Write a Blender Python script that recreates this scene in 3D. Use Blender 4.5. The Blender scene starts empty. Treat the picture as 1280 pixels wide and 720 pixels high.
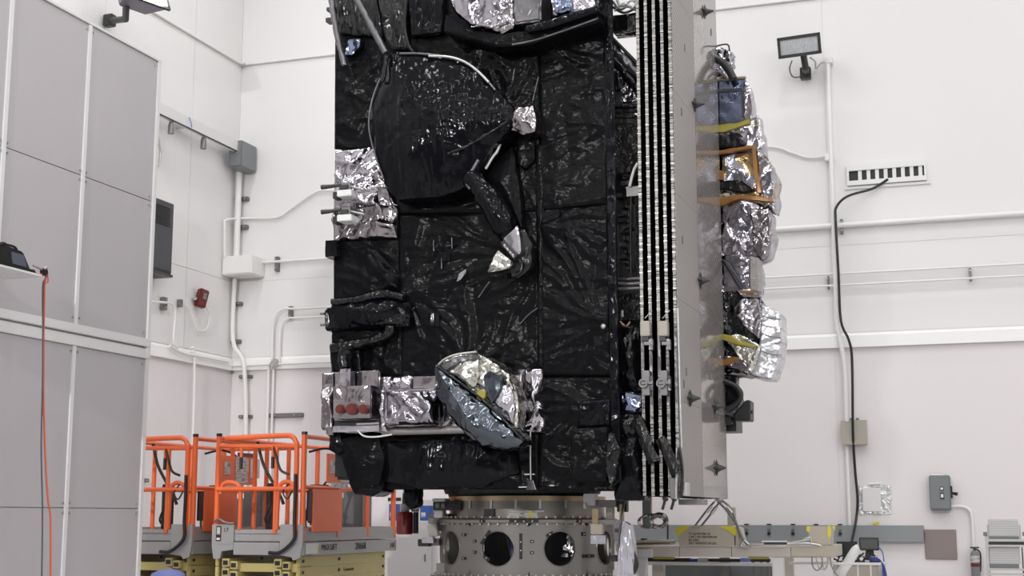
import bpy, bmesh, math, random
from mathutils import Vector, Matrix, noise
import numpy as np
PI = math.pi
R = math.radians
scn = bpy.context.scene
COL = scn.collection

# ------------------------------------------------------------------ camera
F_PX, PITCH, YAW = 1746.0, R(9.3), R(19.0)
CAM = Vector((0, 0, 1.45))
cam_data = bpy.data.cameras.new('camera')
cam_data.sensor_width = 36.0
cam_data.lens = F_PX / 1280 * 36.0
cam_data.clip_end = 200
cam = bpy.data.objects.new('camera', cam_data)
cam.location = CAM
cam.rotation_euler = (PI/2 + PITCH, 0, YAW)
COL.objects.link(cam)
scn.camera = cam

# ------------------------------------------------------------------ world, lights, exposure
scn.view_settings.view_transform = 'Standard'
scn.view_settings.look = 'None'
scn.view_settings.gamma = 1.0
scn.view_settings.exposure = -2.42
scn.view_settings.use_curve_mapping = False
w = bpy.data.worlds.new('world'); scn.world = w; w.use_nodes = True
w.node_tree.nodes['Background'].inputs[0].default_value = (0.9, 0.92, 1, 1)
w.node_tree.nodes['Background'].inputs[1].default_value = 0.3
XL, XR, YB, YF, ZC = -12.25, 9.0, 20.9, -9.0, 12.6
LAMP_W = 360
LAMPS = [(x, y) for x in (-10.2, -6.2, -2.0, 2.2, 6.4) for y in (-6, -1, 4, 8.5, 12, 15.2, 18.6)]
def area(name, loc, size, power, col=(1, 0.98, 0.95), target=None, sy=None):
    l = bpy.data.lights.new(name, 'AREA'); l.energy = power; l.color = col
    l.shape = 'RECTANGLE'; l.size = size; l.size_y = sy or size
    o = bpy.data.objects.new(name, l); o.location = loc
    if target is not None:
        o.rotation_euler = (Vector(target) - Vector(loc)).to_track_quat('-Z', 'Y').to_euler()
    COL.objects.link(o); return o
for (x, y) in LAMPS:
    area('ceiling_lamp', (x, y, ZC - 0.16), 0.7, LAMP_W*(0.5 if y > 17 else 0.95 if y > 14 else 1.05)*(1.25 if x < -9 and y > 11 else 1), (1, 1, 1))
# unseen fill lamps added behind and beside the camera, for light and film glints
area('fill_lamp', (8.3, 6, 7.6), 0.7, 700, (1, 0.98, 0.97), (-5, 14, 3.5), 0.35)
area('fill_lamp', (8.3, -3, 7.6), 0.7, 900, (1, 0.98, 0.97), (-5, 14, 3.5), 0.35)
area('fill_lamp', (-4.5, -8.6, 7.6), 0.7, 550, (0.95, 0.96, 1), (-5, 14, 4), 0.35)
area('fill_lamp', (1.5, -8.6, 7.6), 0.7, 550, (0.95, 0.96, 1), (-5, 14, 3), 0.35)

for fx, fp, tx, tz in ((-6.5, 850, -11.6, 1.4), (6.5, 190, -1.5, .8)):  # added lamps that brighten the left corner and the back wall
    fl = area('fill_lamp', (fx, -8.6, 8.4), 0.7, fp, (1, 0.985, 0.98), (tx, 20.9, tz), 0.35); fl.data.spread = R(50)

# ------------------------------------------------------------------ pixel ray onto a real plane
def ray(px, py):
    u = (px - 640) / F_PX; v = (360 - py) / F_PX
    d = Vector((u, math.cos(PITCH) - v*math.sin(PITCH), math.sin(PITCH) + v*math.cos(PITCH)))
    c, s = math.cos(YAW), math.sin(YAW)
    return Vector((c*d.x - s*d.y, s*d.x + c*d.y, d.z))
def onx(px, py, X): d = ray(px, py); return CAM + d * ((X - CAM.x) / d.x)
def ony(px, py, Y): d = ray(px, py); return CAM + d * ((Y - CAM.y) / d.y)

# ------------------------------------------------------------------ materials
def mat(name, col, rough=0.5, metal=0.0, spec=0.5, coat=0.0, bump=None, emit=None, var=None, alpha=None, trans=None):
    m = bpy.data.materials.new(name); m.use_nodes = True
    nt = m.node_tree; b = nt.nodes['Principled BSDF']
    b.inputs['Base Color'].default_value = (*col, 1)
    b.inputs['Roughness'].default_value = rough
    b.inputs['Metallic'].default_value = metal
    b.inputs['Specular IOR Level'].default_value = spec
    b.inputs['Coat Weight'].default_value = coat
    b.inputs['Coat Roughness'].default_value = 0.08
    if alpha is not None: b.inputs['Alpha'].default_value = alpha
    if trans: b.inputs['Transmission Weight'].default_value = trans
    if emit:
        b.inputs['Emission Color'].default_value = (*emit[0], 1); b.inputs['Emission Strength'].default_value = emit[1]
    tc = nt.nodes.new('ShaderNodeTexCoord')
    if var:   # (scale, amount): soft colour variation
        n = nt.nodes.new('ShaderNodeTexNoise'); n.inputs['Scale'].default_value = var[0]; n.inputs['Detail'].default_value = 4
        nt.links.new(tc.outputs['Object'], n.inputs['Vector'])
        mx = nt.nodes.new('ShaderNodeMix'); mx.data_type = 'RGBA'
        mx.inputs[6].default_value = (*[c*(1-var[1]) for c in col], 1); mx.inputs[7].default_value = (*[min(1, c*(1+var[1])) for c in col], 1)
        nt.links.new(n.outputs['Fac'], mx.inputs[0]); nt.links.new(mx.outputs[2], b.inputs['Base Color'])
    if bump:  # list of (kind, scale, strength_distance, stretch)
        prev = None
        for kind, sc, dist, stretch in bump:
            mp = nt.nodes.new('ShaderNodeMapping'); mp.inputs['Scale'].default_value = stretch[:3]
            if len(stretch) > 3: mp.inputs['Rotation'].default_value = (0, stretch[3], 0)
            nt.links.new(tc.outputs['Object'], mp.inputs['Vector'])
            if kind == 'voronoi':
                t = nt.nodes.new('ShaderNodeTexVoronoi'); t.feature = 'DISTANCE_TO_EDGE'; out = t.outputs['Distance']
                wn = nt.nodes.new('ShaderNodeTexNoise'); wn.inputs['Scale'].default_value = sc*0.6
                nt.links.new(mp.outputs[0], wn.inputs['Vector'])
                ad = nt.nodes.new('ShaderNodeMix'); ad.data_type = 'VECTOR'; ad.inputs[0].default_value = 0.12
                nt.links.new(mp.outputs[0], ad.inputs[4]); nt.links.new(wn.outputs['Color'], ad.inputs[5])
                src = ad.outputs[1]
            else:
                t = nt.nodes.new('ShaderNodeTexNoise'); out = t.outputs['Fac']; src = mp.outputs[0]
                t.inputs['Detail'].default_value = 3
                if kind == 'ridge':
                    t.noise_type = 'RIDGED_MULTIFRACTAL'; t.inputs['Distortion'].default_value = 0.4
            t.inputs['Scale'].default_value = sc
            nt.links.new(src, t.inputs['Vector'])
            bp = nt.nodes.new('ShaderNodeBump'); bp.inputs['Distance'].default_value = dist; bp.inputs['Strength'].default_value = 1
            nt.links.new(out, bp.inputs['Height'])
            if prev: nt.links.new(prev.outputs[0], bp.inputs['Normal'])
            prev = bp
        nt.links.new(prev.outputs[0], b.inputs['Normal'])
    m['bsdf'] = b.name
    return m
def masked_color(m, kind, c2, scale=(1, 1, 1), sc=5.0, lo=0.45, hi=0.55, extra=None):
    """second colour laid over the first through a texture mask"""
    nt = m.node_tree; b = nt.nodes['Principled BSDF']
    tc = nt.nodes.new('ShaderNodeTexCoord'); mp = nt.nodes.new('ShaderNodeMapping'); mp.inputs['Scale'].default_value = scale
    if extra: mp.inputs['Rotation'].default_value = extra
    nt.links.new(tc.outputs['Object'], mp.inputs['Vector'])
    if kind == 'wave':
        t = nt.nodes.new('ShaderNodeTexWave'); t.bands_direction = 'Z'
    else:
        t = nt.nodes.new('ShaderNodeTexNoise'); t.inputs['Detail'].default_value = 2
    t.inputs['Scale'].default_value = sc
    nt.links.new(mp.outputs[0], t.inputs['Vector'])
    mr = nt.nodes.new('ShaderNodeMapRange'); mr.inputs[1].default_value = lo; mr.inputs[2].default_value = hi
    nt.links.new(t.outputs['Fac'], mr.inputs[0])
    mx = nt.nodes.new('ShaderNodeMix'); mx.data_type = 'RGBA'
    nt.links.new(mr.outputs[0], mx.inputs[0])
    if b.inputs['Base Color'].is_linked: nt.links.new(b.inputs['Base Color'].links[0].from_socket, mx.inputs[6])
    else: mx.inputs[6].default_value = b.inputs['Base Color'].default_value
    mx.inputs[7].default_value = (*c2, 1)
    nt.links.new(mx.outputs[2], b.inputs['Base Color'])
    return m
O1 = (1, 1, 1)
MT = {}
MT['wall'] = mat('wall_paint', (0.80, 0.79, 0.785), 0.55, spec=0.3, var=(0.5, 0.02))
MT['wall_low'] = mat('lower_wall_tone', (0.81, 0.77, 0.775), 0.5, spec=0.3, var=(0.5, 0.02))  # slightly pinker than the wall above the ledge
MT['trim'] = mat('white_trim', (0.93, 0.925, 0.92), 0.4)
MT['pipe'] = mat('painted_pipe', (0.82, 0.81, 0.80), 0.4)
MT['floor'] = mat('floor_epoxy', (0.60, 0.585, 0.58), 0.3, var=(0.8, 0.06))
MT['ceiling'] = mat('ceiling_paint', (0.75, 0.75, 0.75), 0.7)
MT['panel'] = mat('grey_panel', (0.47, 0.445, 0.46), 0.42, spec=0.4, var=(0.6, 0.03))
MT['frame'] = mat('white_frame', (0.72, 0.71, 0.71), 0.4)
MT['steel'] = mat('brushed_steel', (0.55, 0.54, 0.52), 0.35, 0.9)
MT['darkmetal'] = mat('dark_metal', (0.06, 0.06, 0.06), 0.4, 0.6)
MT['unistrut'] = mat('strut_metal', (0.22, 0.215, 0.21), 0.4, 0.7)
MT['boxgrey'] = mat('grey_enamel', (0.20, 0.21, 0.22), 0.4)
MT['darkgrille'] = mat('charcoal_enamel', (0.045, 0.045, 0.055), 0.45)
MT['black'] = mat('black_plastic', (0.015, 0.015, 0.016), 0.4)
MT['beige'] = mat('beige_enamel', (0.42, 0.39, 0.34), 0.5)
MT['brown'] = mat('taupe_panel', (0.26, 0.215, 0.205), 0.5)
MT['red'] = mat('red_plastic', (0.13, 0.016, 0.014), 0.35)
MT['deepred'] = mat('deep_red_can', (0.17, 0.008, 0.012), 0.3, coat=0.4)
MT['orange'] = mat('orange_paint', (0.86, 0.15, 0.035), 0.35, coat=0.3, var=(3, 0.06))
MT['cordorange'] = mat('orange_cord', (0.62, 0.10, 0.045), 0.5)
MT['yellow'] = mat('pale_yellow_paint', (0.56, 0.47, 0.19), 0.4, var=(2, 0.06))
MT['deck'] = mat('grey_deck_metal', (0.38, 0.37, 0.365), 0.35, 0.2, var=(2, 0.08))
MT['tape'] = mat('yellow_tape', (0.70, 0.63, 0.05), 0.4)
MT['olive'] = mat('olive_tape', (.38, .33, .06), .3, .2, coat=.4)
MT['amber'] = mat('amber_tape', (0.27, 0.12, 0.022), 0.3, 0.3, coat=0.5)
MT['paper'] = mat('paper', (0.75, 0.74, 0.74), 0.6)
MT['lpaper'] = masked_color(mat('printed_label', (0.62, 0.60, 0.59), 0.6), 'noise', (0.25, 0.24, 0.24), (8, 8, 90), 1.0, 0.5, 0.6)
MT['blue'] = mat('blue_card', (0.03, 0.09, 0.36), 0.5)
MT['bluecap'] = mat('blue_cover', (0.17, 0.22, 0.50), 0.5)
MT['screen'] = mat('dull_screen', (0.10, 0.105, 0.10), 0.25)
MT['ring'] = mat('ring_metal', (0.26, 0.24, 0.215), 0.3, 0.75, var=(3, 0.1))
MT['ringlow'] = mat('stand_metal', (0.25, 0.238, 0.225), 0.36, 0.6, var=(2, 0.08))
MT['ringgold'] = mat('alodined_metal', (0.46, 0.36, 0.22), 0.28, 0.85, var=(5, 0.25))
MT['tan'] = mat('tan_painted_steel', (0.47, 0.42, 0.345), 0.45, var=(2, 0.04))
MT['tanrail'] = mat('pale_rail', (0.55, 0.50, 0.45), 0.45, var=(2, 0.04))
MT['trough'] = mat('grey_trough', (0.27, 0.285, 0.30), 0.4, 0.1)
MT['alu'] = mat('ladder_aluminium', (0.62, 0.61, 0.60), 0.35, 0.5)
MT['white'] = mat('white_plastic', (0.78, 0.78, 0.77), 0.35)
MT['bag'] = mat('clear_bag', (0.55, 0.54, 0.60), 0.18, 0.35, coat=0.6, bump=[('ridge', 9, 0.02, (3, 3, 0.6))])
MT['lens'] = mat('lamp_lens', (0.5, 0.52, 0.53), 0.12, 0.2, coat=0.7, bump=[('noise', 60, 0.01, (1, 1, 0.1))])
MT['litlens'] = mat('lit_lamp_lens', (1, 1, 1), 0.3, emit=((0.93, 0.9, 1), 6.0))
MT['lampbody'] = mat('lamp_housing', (0.22, 0.20, 0.24), 0.4, 0.3)
# foils
MT['film'] = mat('black_film', (0.0045, 0.0045, 0.0055), 0.24, spec=0.11, bump=[('ridge', 1.4, 0.04, (1.6, 1, 0.7)), ('noise', 4, 0.03, (1, 1, 1.5)), ('ridge', 4, 0.006, (2.2, 1, .6, R(50)))])
MT['film2'] = mat('glossy_black_film', (0.004, 0.004, 0.006), 0.14, spec=0.17, bump=[('ridge', 2.2, 0.05, (1.3, 1, 0.8)), ('ridge', 4, 0.028, (2.6, 1, .45, R(38)))])
MT['film3'] = mat('crinkled_black_film', (0.006, 0.006, 0.007), 0.17, spec=0.42, bump=[('ridge', 4, 0.05, (1, 1, 0.5)), ('ridge', 9, 0.018, (2, 1, .5, R(-30)))])
MT['blackcloth'] = mat('black_wrap', (0.014, 0.014, 0.016), 0.5, spec=0.35, bump=[('noise', 4, 0.03, (1, 1, 0.5))])
MT['side'] = mat('dark_equipment', (0.02, 0.018, 0.018), 0.3, 0.3, bump=[('voronoi', 20, 0.02, O1)])
MT['silver'] = mat('silver_foil', (0.52, 0.50, 0.54), 0.14, 1.0, bump=[('ridge', 2.2, 0.03, (1.6, 1, .5, R(40))), ('ridge', 9, 0.006, O1)])
MT['mauve'] = mat('mauve_foil', (0.33, 0.305, 0.32), 0.17, 1.0, bump=[('ridge', 2.6, 0.025, (1, 1, .5, R(-35))), ('ridge', 9, 0.006, O1)])
MT['pearl'] = mat('pale_foil', (0.66, 0.66, 0.60), 0.2, 1.0, bump=[('voronoi', 8, 0.03, O1), ('ridge', 5, 0.03, O1)])
MT['steelblue'] = mat('blue_grey_foil', (0.115, 0.13, 0.15), 0.17, 1.0, bump=[('ridge', 2.0, 0.05, (1, 1, .5, R(-40)))])
MT['lilac'] = mat('lilac_foil', (0.42, 0.395, 0.44), 0.13, 1.0, bump=[('ridge', 1.6, 0.035, (1.5, 1, .5, R(40))), ('ridge', 7, 0.006, O1)])
MT['bluefoil'] = mat('blue_tint_film', (0.26, 0.30, 0.43), 0.14, 1.0, bump=[('ridge', 2.5, 0.04, (1, 1, .5))])
MT['goldfilm'] = mat('amber_tint_film', (0.46, 0.33, 0.16), 0.14, 1.0, bump=[('ridge', 2.5, 0.06, O1)])
masked_color(MT['goldfilm'], 'noise', (0.40, 0.40, 0.46), O1, 3.2, 0.52, 0.6)
MT['clearfoil'] = masked_color(mat('pale_grid_film', (0.66, 0.66, 0.68), 0.22, 0.6, bump=[('voronoi', 8, 0.012, O1)]), 'wave', (0.42, 0.42, 0.45), O1, 2.2, 0.93, 0.99, (0, R(15), 0))
MT['scrim'] = mat('grey_scrim_tape', (0.36, 0.34, 0.33), 0.4, 0.5, bump=[('noise', 40, 0.01, O1)])
MT['cable'] = mat('cable_black', (0.012, 0.012, 0.012), 0.35)
MT['cord'] = mat('cord_green_grey', (0.06, 0.08, 0.09), 0.5)
MT['bluecable'] = mat('blue_cable', (0.03, 0.05, 0.30), 0.4)
MT['foilstrap'] = mat('foil_strap', (0.16, 0.155, 0.165), 0.3, 0.8, bump=[('ridge', 14, 0.01, O1)])
# solar panel
MT['cellback'] = mat('panel_face', (0.30, 0.275, 0.265), 0.09, 0.2)
MT['cellmatte'] = mat('panel_face_satin', (0.30, 0.275, 0.265), 0.42, 0.2, spec=0.4)
masked_color(MT['cellmatte'], 'wave', (0.20, 0.185, 0.182), O1, 7.5, 0.4, 0.8, (R(-42), 0, 0))
masked_color(MT['cellback'], 'wave', (0.20, 0.185, 0.182), O1, 7.5, 0.4, 0.8, (R(-42), 0, 0))
MT['celldark'] = mat('dark_cells', (0.004, 0.004, 0.004), 0.6, spec=0.1)  # shade between the folded panels put into near-black faces
MT['edge'] = mat('panel_edge', (0.36, 0.345, 0.32), 0.4, 0.35)
masked_color(MT['edge'], 'noise', (0.04, 0.04, 0.04), (14, 1, 120), 1.0, 0.55, 0.58)

# ------------------------------------------------------------------ mesh helpers
def B(): return bmesh.new()
def box(bm, lo, hi, mtx=None):
    lo, hi = Vector(lo), Vector(hi)
    vs = [bm.verts.new((x, y, z)) for x in (lo.x, hi.x) for y in (lo.y, hi.y) for z in (lo.z, hi.z)]
    for q in ((0,1,3,2),(4,6,7,5),(0,4,5,1),(2,3,7,6),(0,2,6,4),(1,5,7,3)):
        bm.faces.new([vs[i] for i in q])
    if mtx: bmesh.ops.transform(bm, matrix=mtx, verts=vs)
    return vs
def obox(bm, c, d, rot=(0, 0, 0)):
    from mathutils import Euler
    m = Matrix.Translation(c) @ Euler(rot).to_matrix().to_4x4()
    h = Vector(d) / 2
    return box(bm, -h, h, m)
def tube(bm, pts, r, seg=8, closed=False, caps=True):
    pts = [Vector(p) for p in pts]; n = len(pts)
    rings = []; up = Vector((0, 0, 1)); prev = None
    for i, p in enumerate(pts):
        a = pts[i-1] if (i > 0 or closed) else p; b = pts[(i+1) % n] if (i < n-1 or closed) else p
        t = (b - a)
        if t.length < 1e-9: t = Vector((0, 0, 1))
        t.normalize()
        if prev is None:
            s = t.cross(up)
            if s.length < 0.1: s = t.cross(Vector((1, 0, 0)))
            s.normalize()
        else:
            s = prev - t * prev.dot(t)
            s = s.normalized() if s.length > 1e-6 else t.orthogonal().normalized()
        prev = s; u = s.cross(t)
        rr = r[i] if isinstance(r, (list, tuple)) else r
        rings.append([bm.verts.new(p + (s*math.cos(k*2*PI/seg) + u*math.sin(k*2*PI/seg))*rr) for k in range(seg)])
    for i in range(n if closed else n-1):
        A, C_ = rings[i], rings[(i+1) % n]
        for k in range(seg):
            bm.faces.new((A[k], A[(k+1) % seg], C_[(k+1) % seg], C_[k]))
    if caps and not closed:
        bm.faces.new(list(reversed(rings[0]))); bm.faces.new(rings[-1])
def smooth_path(pts, n=6):
    pts = [Vector(p) for p in pts]; out = []
    for i in range(len(pts)-1):
        p0 = pts[max(i-1, 0)]; p1 = pts[i]; p2 = pts[i+1]; p3 = pts[min(i+2, len(pts)-1)]
        for k in range(n):
            t = k/n
            out.append(0.5*((2*p1) + (p2-p0)*t + (2*p0-5*p1+4*p2-p3)*t*t + (3*p1-p0-3*p2+p3)*t**3))
    out.append(pts[-1]); return out
def cyl(bm, a, b, r, seg=16): tube(bm, [a, b], r, seg)
def prism(bm, pts, vec):
    vec = Vector(vec)
    a = [bm.verts.new(p) for p in pts]; b = [bm.verts.new(Vector(p)+vec) for p in pts]; n = len(a)
    fs = [bm.faces.new(a), bm.faces.new(list(reversed(b)))]
    for i in range(n):
        fs.append(bm.faces.new((a[i], b[i], b[(i+1) % n], a[(i+1) % n])))
    return fs
def lathe(bm, c, prof, seg=48, a0=0, a1=2*PI):
    full = abs(a1-a0-2*PI) < 1e-6
    m = seg if full else seg+1
    rings = [[bm.verts.new((c[0]+r*math.cos(a0+(a1-a0)*k/seg), c[1]+r*math.sin(a0+(a1-a0)*k/seg), z)) for k in range(m)] for r, z in prof]
    for i in range(len(prof)-1):
        for k in range(seg):
            k2 = (k+1) % m
            bm.faces.new((rings[i][k], rings[i][k2], rings[i+1][k2], rings[i+1][k]))
def refine(bm, res):
    bmesh.ops.triangulate(bm, faces=bm.faces[:])
    for _ in range(9):
        long = [e for e in bm.edges if e.calc_length() > res]
        if not long: break
        bmesh.ops.subdivide_edges(bm, edges=long, cuts=1)
        bmesh.ops.triangulate(bm, faces=[f for f in bm.faces if len(f.verts) > 3])
def crumple(bm, amp, sc, seed=0, stretch=(1, 1, 1), fine=0.4):
    bm.normal_update()
    off = Vector((seed*7.3, seed*3.1, seed*11.7)); st = Vector(stretch)
    moves = []
    for v in bm.verts:
        p = Vector((v.co.x*st.x, v.co.y*st.y, v.co.z*st.z))*sc + off
        p = p + noise.noise_vector(p*0.7)*0.5
        d = noise.voronoi(p)[0]
        h = (d[1]-d[0]) - 0.35
        d = noise.voronoi(p*2.3)[0]
        h += fine*((d[1]-d[0]) - 0.35)
        h += 0.8*noise.noise(p*0.4)
        moves.append((v, v.normal*h*amp))
    for v, m_ in moves: v.co += m_
def origin_of(parent):
    o = Vector((0, 0, 0)); p = parent
    while p is not None: o += Vector(p.location); p = p.parent
    return o
def put(name, bm, m, parent=None, smooth=None, bevel=None):
    """link a bmesh as one mesh object; a child's mesh is stored relative to its thing"""
    bmesh.ops.remove_doubles(bm, verts=bm.verts[:], dist=1e-5)
    bmesh.ops.recalc_face_normals(bm, faces=bm.faces[:])
    if bevel:
        es = [e for e in bm.edges if len(e.link_faces) == 2 and e.calc_face_angle(0) > 0.6]
        if es: bmesh.ops.bevel(bm, geom=es, offset=bevel, segments=2, affect='EDGES', clamp_overlap=True)
    me = bpy.data.meshes.new(name)
    o = bpy.data.objects.new(name, me)
    if parent is not None:
        bmesh.ops.translate(bm, vec=-origin_of(parent), verts=bm.verts[:])
        o.parent = parent
    else:
        xs = [v.co.x for v in bm.verts]; ys = [v.co.y for v in bm.verts]; zs = [v.co.z for v in bm.verts]
        c = Vector(((min(xs)+max(xs))/2, (min(ys)+max(ys))/2, min(zs)))
        bmesh.ops.translate(bm, vec=-c, verts=bm.verts[:]); o.location = c
    bm.to_mesh(me); bm.free()
    me.materials.append(MT[m] if isinstance(m, str) else m)
    if smooth is not None:
        for p in me.polygons: p.use_smooth = True
        if smooth < 3: me.set_sharp_from_angle(angle=smooth)
    COL.objects.link(o)
    return o
def tag(o, label, cat, group=None):
    o['label'] = label; o['category'] = cat
    if group: o['group'] = group
    return o
def thing(name, label, cat, loc, group=None):
    o = bpy.data.objects.new(name, None); COL.objects.link(o); o.location = loc
    o.empty_display_size = 0.2
    return tag(o, label, cat, group)
def struct(o): o['kind'] = 'structure'; return o
def stuff(o): o['kind'] = 'stuff'; return o
def text(name, s, parent, loc, size, m, rot=(PI/2, 0, 0), align='LEFT'):
    c = bpy.data.curves.new(name, 'FONT'); c.body = s; c.size = size; c.extrude = 0.0015; c.align_x = align
    c.materials.append(MT[m]); o = bpy.data.objects.new(name, c); COL.objects.link(o)
    dg = bpy.context.evaluated_depsgraph_get(); me = bpy.data.meshes.new_from_object(o.evaluated_get(dg))
    bpy.data.objects.remove(o); bpy.data.curves.remove(c); o = bpy.data.objects.new(name, me); COL.objects.link(o)
    o.parent = parent; o.location = Vector(loc) - origin_of(parent); o.rotation_euler = rot
    return o
def copy_tree(o, parent=None):
    c = o.copy(); COL.objects.link(c); c.parent = parent
    for ch in [x for x in KIDS.get(o.name, [])]: copy_tree(ch, c)
    return c
KIDS = {}
def index_kids():
    KIDS.clear()
    for o in bpy.data.objects:
        if o.parent: KIDS.setdefault(o.parent.name, []).append(o)

# ================================================================== the room
floor = B(); box(floor, (XL-.3, YF, -0.12), (XR+.3, YB+.3, 0)); struct(put('floor', floor, 'floor'))
cb = B(); box(cb, (XL-.3, YF, ZC), (XR+.3, YB+.3, ZC+.15)); ceiling = struct(put('ceiling', cb, 'ceiling'))
ceiling.name = 'ceiling'
for (x, y) in LAMPS:
    b = B(); box(b, (x-.68, y-.68, ZC-.13), (x+.68, y+.68, ZC)); put('lamp_housing', b, 'white', ceiling, bevel=.01)
zL0, zL1 = ony(1280, 424.5, YB-.08).z, ony(1280, 408, YB-.08).z        # the white ledge round the room
zl0, zl1 = onx(185, 449, XL+.08).z, onx(240, 417, XL+.08).z
zL0, zL1 = 3.90, 4.13
# back wall: core, upper and lower panels, recessed seams
bw = B(); box(bw, (XL-.3, YB+.008, 0), (XR+.3, YB+.3, ZC)); wall_back = struct(put('wall_back', bw, 'wall'))
seams = [XL, -7.05, -2.17, 2.7, XR]
zseam = [zL1, ony(1280, 293, YB).z, ony(1000, 0, YB).z, ZC]
for i in range(4):
    for k in range(3):
        b = B(); box(b, (seams[i]+(.002 if i else 0), YB, zseam[k]+.002), (seams[i+1]-.002, YB+.04, zseam[k+1]-.002))
        put('wall_panel', b, 'wall', wall_back)
    b = B(); box(b, (seams[i]+.001, YB-.0, 0), (seams[i+1]-.001, YB+.04, zL0)); put('lower_wall_panel', b, 'wall_low', wall_back)
b = B(); prism(b, [(XL, YB+.03, zL0), (XL, YB-.07, zL0), (XL, YB-.07, zL0+.17), (XL, YB+.03, zL1)], (XR-XL, 0, 0)); put('ledge', b, 'trim', wall_back)
# left wall
lw = B(); box(lw, (XL-.3, YF, 0), (XL-.012, YB+.3, ZC)); wall_left = struct(put('wall_left', lw, 'wall'))
ys = [YF, 7.2, 12.0, 16.9, onx(240, 160, XL).y, YB]
zs2 = [zL1, ony(1280, 293, YB).z, ony(1000, 0, YB).z, ZC]
for i in range(5):
    for k in range(3):
        b = B(); box(b, (XL-.04, ys[i]+.006, zs2[k]+.002), (XL, ys[i+1]-(.006 if i < 4 else 0), zs2[k+1]-.002)); put('wall_panel', b, 'wall', wall_left, bevel=.004)
    b = B(); box(b, (XL-.04, ys[i]+.001, 0), (XL, ys[i+1]-.001, zL0)); put('lower_wall_panel', b, 'wall_low', wall_left)
b = B(); prism(b, [(XL-.03, YF, zL0), (XL+.07, YF, zL0), (XL+.07, YF, zL0+.17), (XL-.03, YF, zL1)], (0, YB-YF, 0)); put('ledge', b, 'trim', wall_left)
b = B(); box(b, (XR, YF, 0), (XR+.3, YB+.3, ZC)); struct(put('wall_right', b, 'wall'))
b = B(); box(b, (XL-.3, YF-.3, 0), (XR+.3, YF, ZC)); struct(put('wall_front', b, mat('front_wall_paint', (0.09, 0.095, 0.105), 0.6)))  # unseen wall, coloured dark so that black film and foil reflect dark
b = B(); box(b, (XL, YB-.015, 0), (XR, YB+.0, .12)); struct(put('baseboard_back', b, 'trough'))

# rounded rails that run along the seams above (slim painted crash rail)
def hrail_back(z, x0, x1, r, name, m='pipe', **k):
    b = B(); tube(b, [(x0, YB-.05, z), (x1, YB-.05, z)], r, 8); return put(name, b, m, smooth=.8, **k)
zt = ony(1000, 0, YB).z
b = B(); tube(b, smooth_path([(XL+.03, 12, zt), (XL+.03, YB-.35, zt), (XL+.12, YB-.1, zt), (XL+.4, YB-.03, zt), (XR, YB-.03, zt)], 5), .022, 8)
tag(put('wall_rail', b, 'pipe', smooth=.8), 'slim white painted pipe along the top of both walls, turning at the corner', 'pipe')

# pipes, straps and boxes on the back wall
def wpipe(pts, r, label, name='conduit', off=.05, m='pipe', cat='pipe', wall='b', n=5, group=None, sm=True):
    P = []
    for p in pts:
        q = ony(p[0], p[1], YB-off) if wall == 'b' else onx(p[0], p[1], XL+off)
        P.append(q)
    for i in range(1, len(P)):                 # plumb what is nearly plumb, level what is nearly level
        d = P[i]-P[i-1]
        if abs(d.z) < .12*math.hypot(d.x, d.y): P[i].z = P[i-1].z
        elif math.hypot(d.x, d.y) < .04*abs(d.z) and abs(d.z) > .5: P[i].x = P[i-1].x; P[i].y = P[i-1].y
    b = B(); tube(b, smooth_path(P, n) if sm else P, r, 8)
    return tag(put(name, b, m, smooth=.9), label, cat, group)
wpipe([(1034.5, 80), (1037, 180), (1041, 300), (1044, 400), (1050, 425), (1056, 460), (1058, 527)], .035, 'white vertical conduit below the floodlight, down to the beige junction box', off=.13)
wpipe([(1064, 700), (1062, 555)], .03, 'white vertical conduit under the beige junction box', off=.05)
wpipe([(880, 190), (960, 190), (990, 191), (1010, 197), (1033, 197)], .018, 'thin white conduit with a kink, joining the vertical conduit below the floodlight', off=.05)
wpipe([(900, 291.5), (1279, 266), (1320, 263)], .042, 'thick white pipe running level across the right of the back wall', 'wall_pipe', off=.07)
wpipe([(905, 350), (1279, 331.5), (1330, 329)], .016, 'upper of two thin white pipes under the thick one', 'wall_pipe', off=.09)
wpipe([(905, 364), (1279, 347), (1330, 345)], .016, 'lower of two thin white pipes under the thick one', 'wall_pipe', off=.09)
def strap(px0, py0, px1, py1, label, wall='b', off=.06, group='dark pipe straps on the walls'):
    if wall == 'b':
        a, c = ony(px0, py0, YB-off), ony(px1, py1, YB-off)
        lo = Vector((min(a.x, c.x), YB-off-.02, min(a.z, c.z))); hi = Vector((max(a.x, c.x), YB, max(a.z, c.z)))
    else:
        a, c = onx(px0, py0, XL+off), onx(px1, py1, XL+off)
        lo = Vector((XL, min(a.y, c.y), min(a.z, c.z))); hi = Vector((XL+off+.02, max(a.y, c.y), max(a.z, c.z)))
    b = B(); box(b, lo, hi)
    e = (hi-lo); ax = 0 if e.x > e.z else 2
    if wall != 'b' and e.y > e.z: ax = 1
    o = tag(put('pipe_strap', b, 'unistrut', bevel=.006), label, 'bracket', group)
    mid = (lo+hi)/2
    for s in (-.28, .28):
        b = B()
        c_ = mid.copy(); c_[ax] += e[ax]*s
        if wall == 'b': c_.y = lo.y; cyl(b, c_, c_-Vector((0, .015, 0)), .012, 8)
        else: c_.x = hi.x; cyl(b, c_, c_+Vector((.015, 0, 0)), .012, 8)
        put('strap_bolt', b, 'steel', o)
    return o
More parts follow.
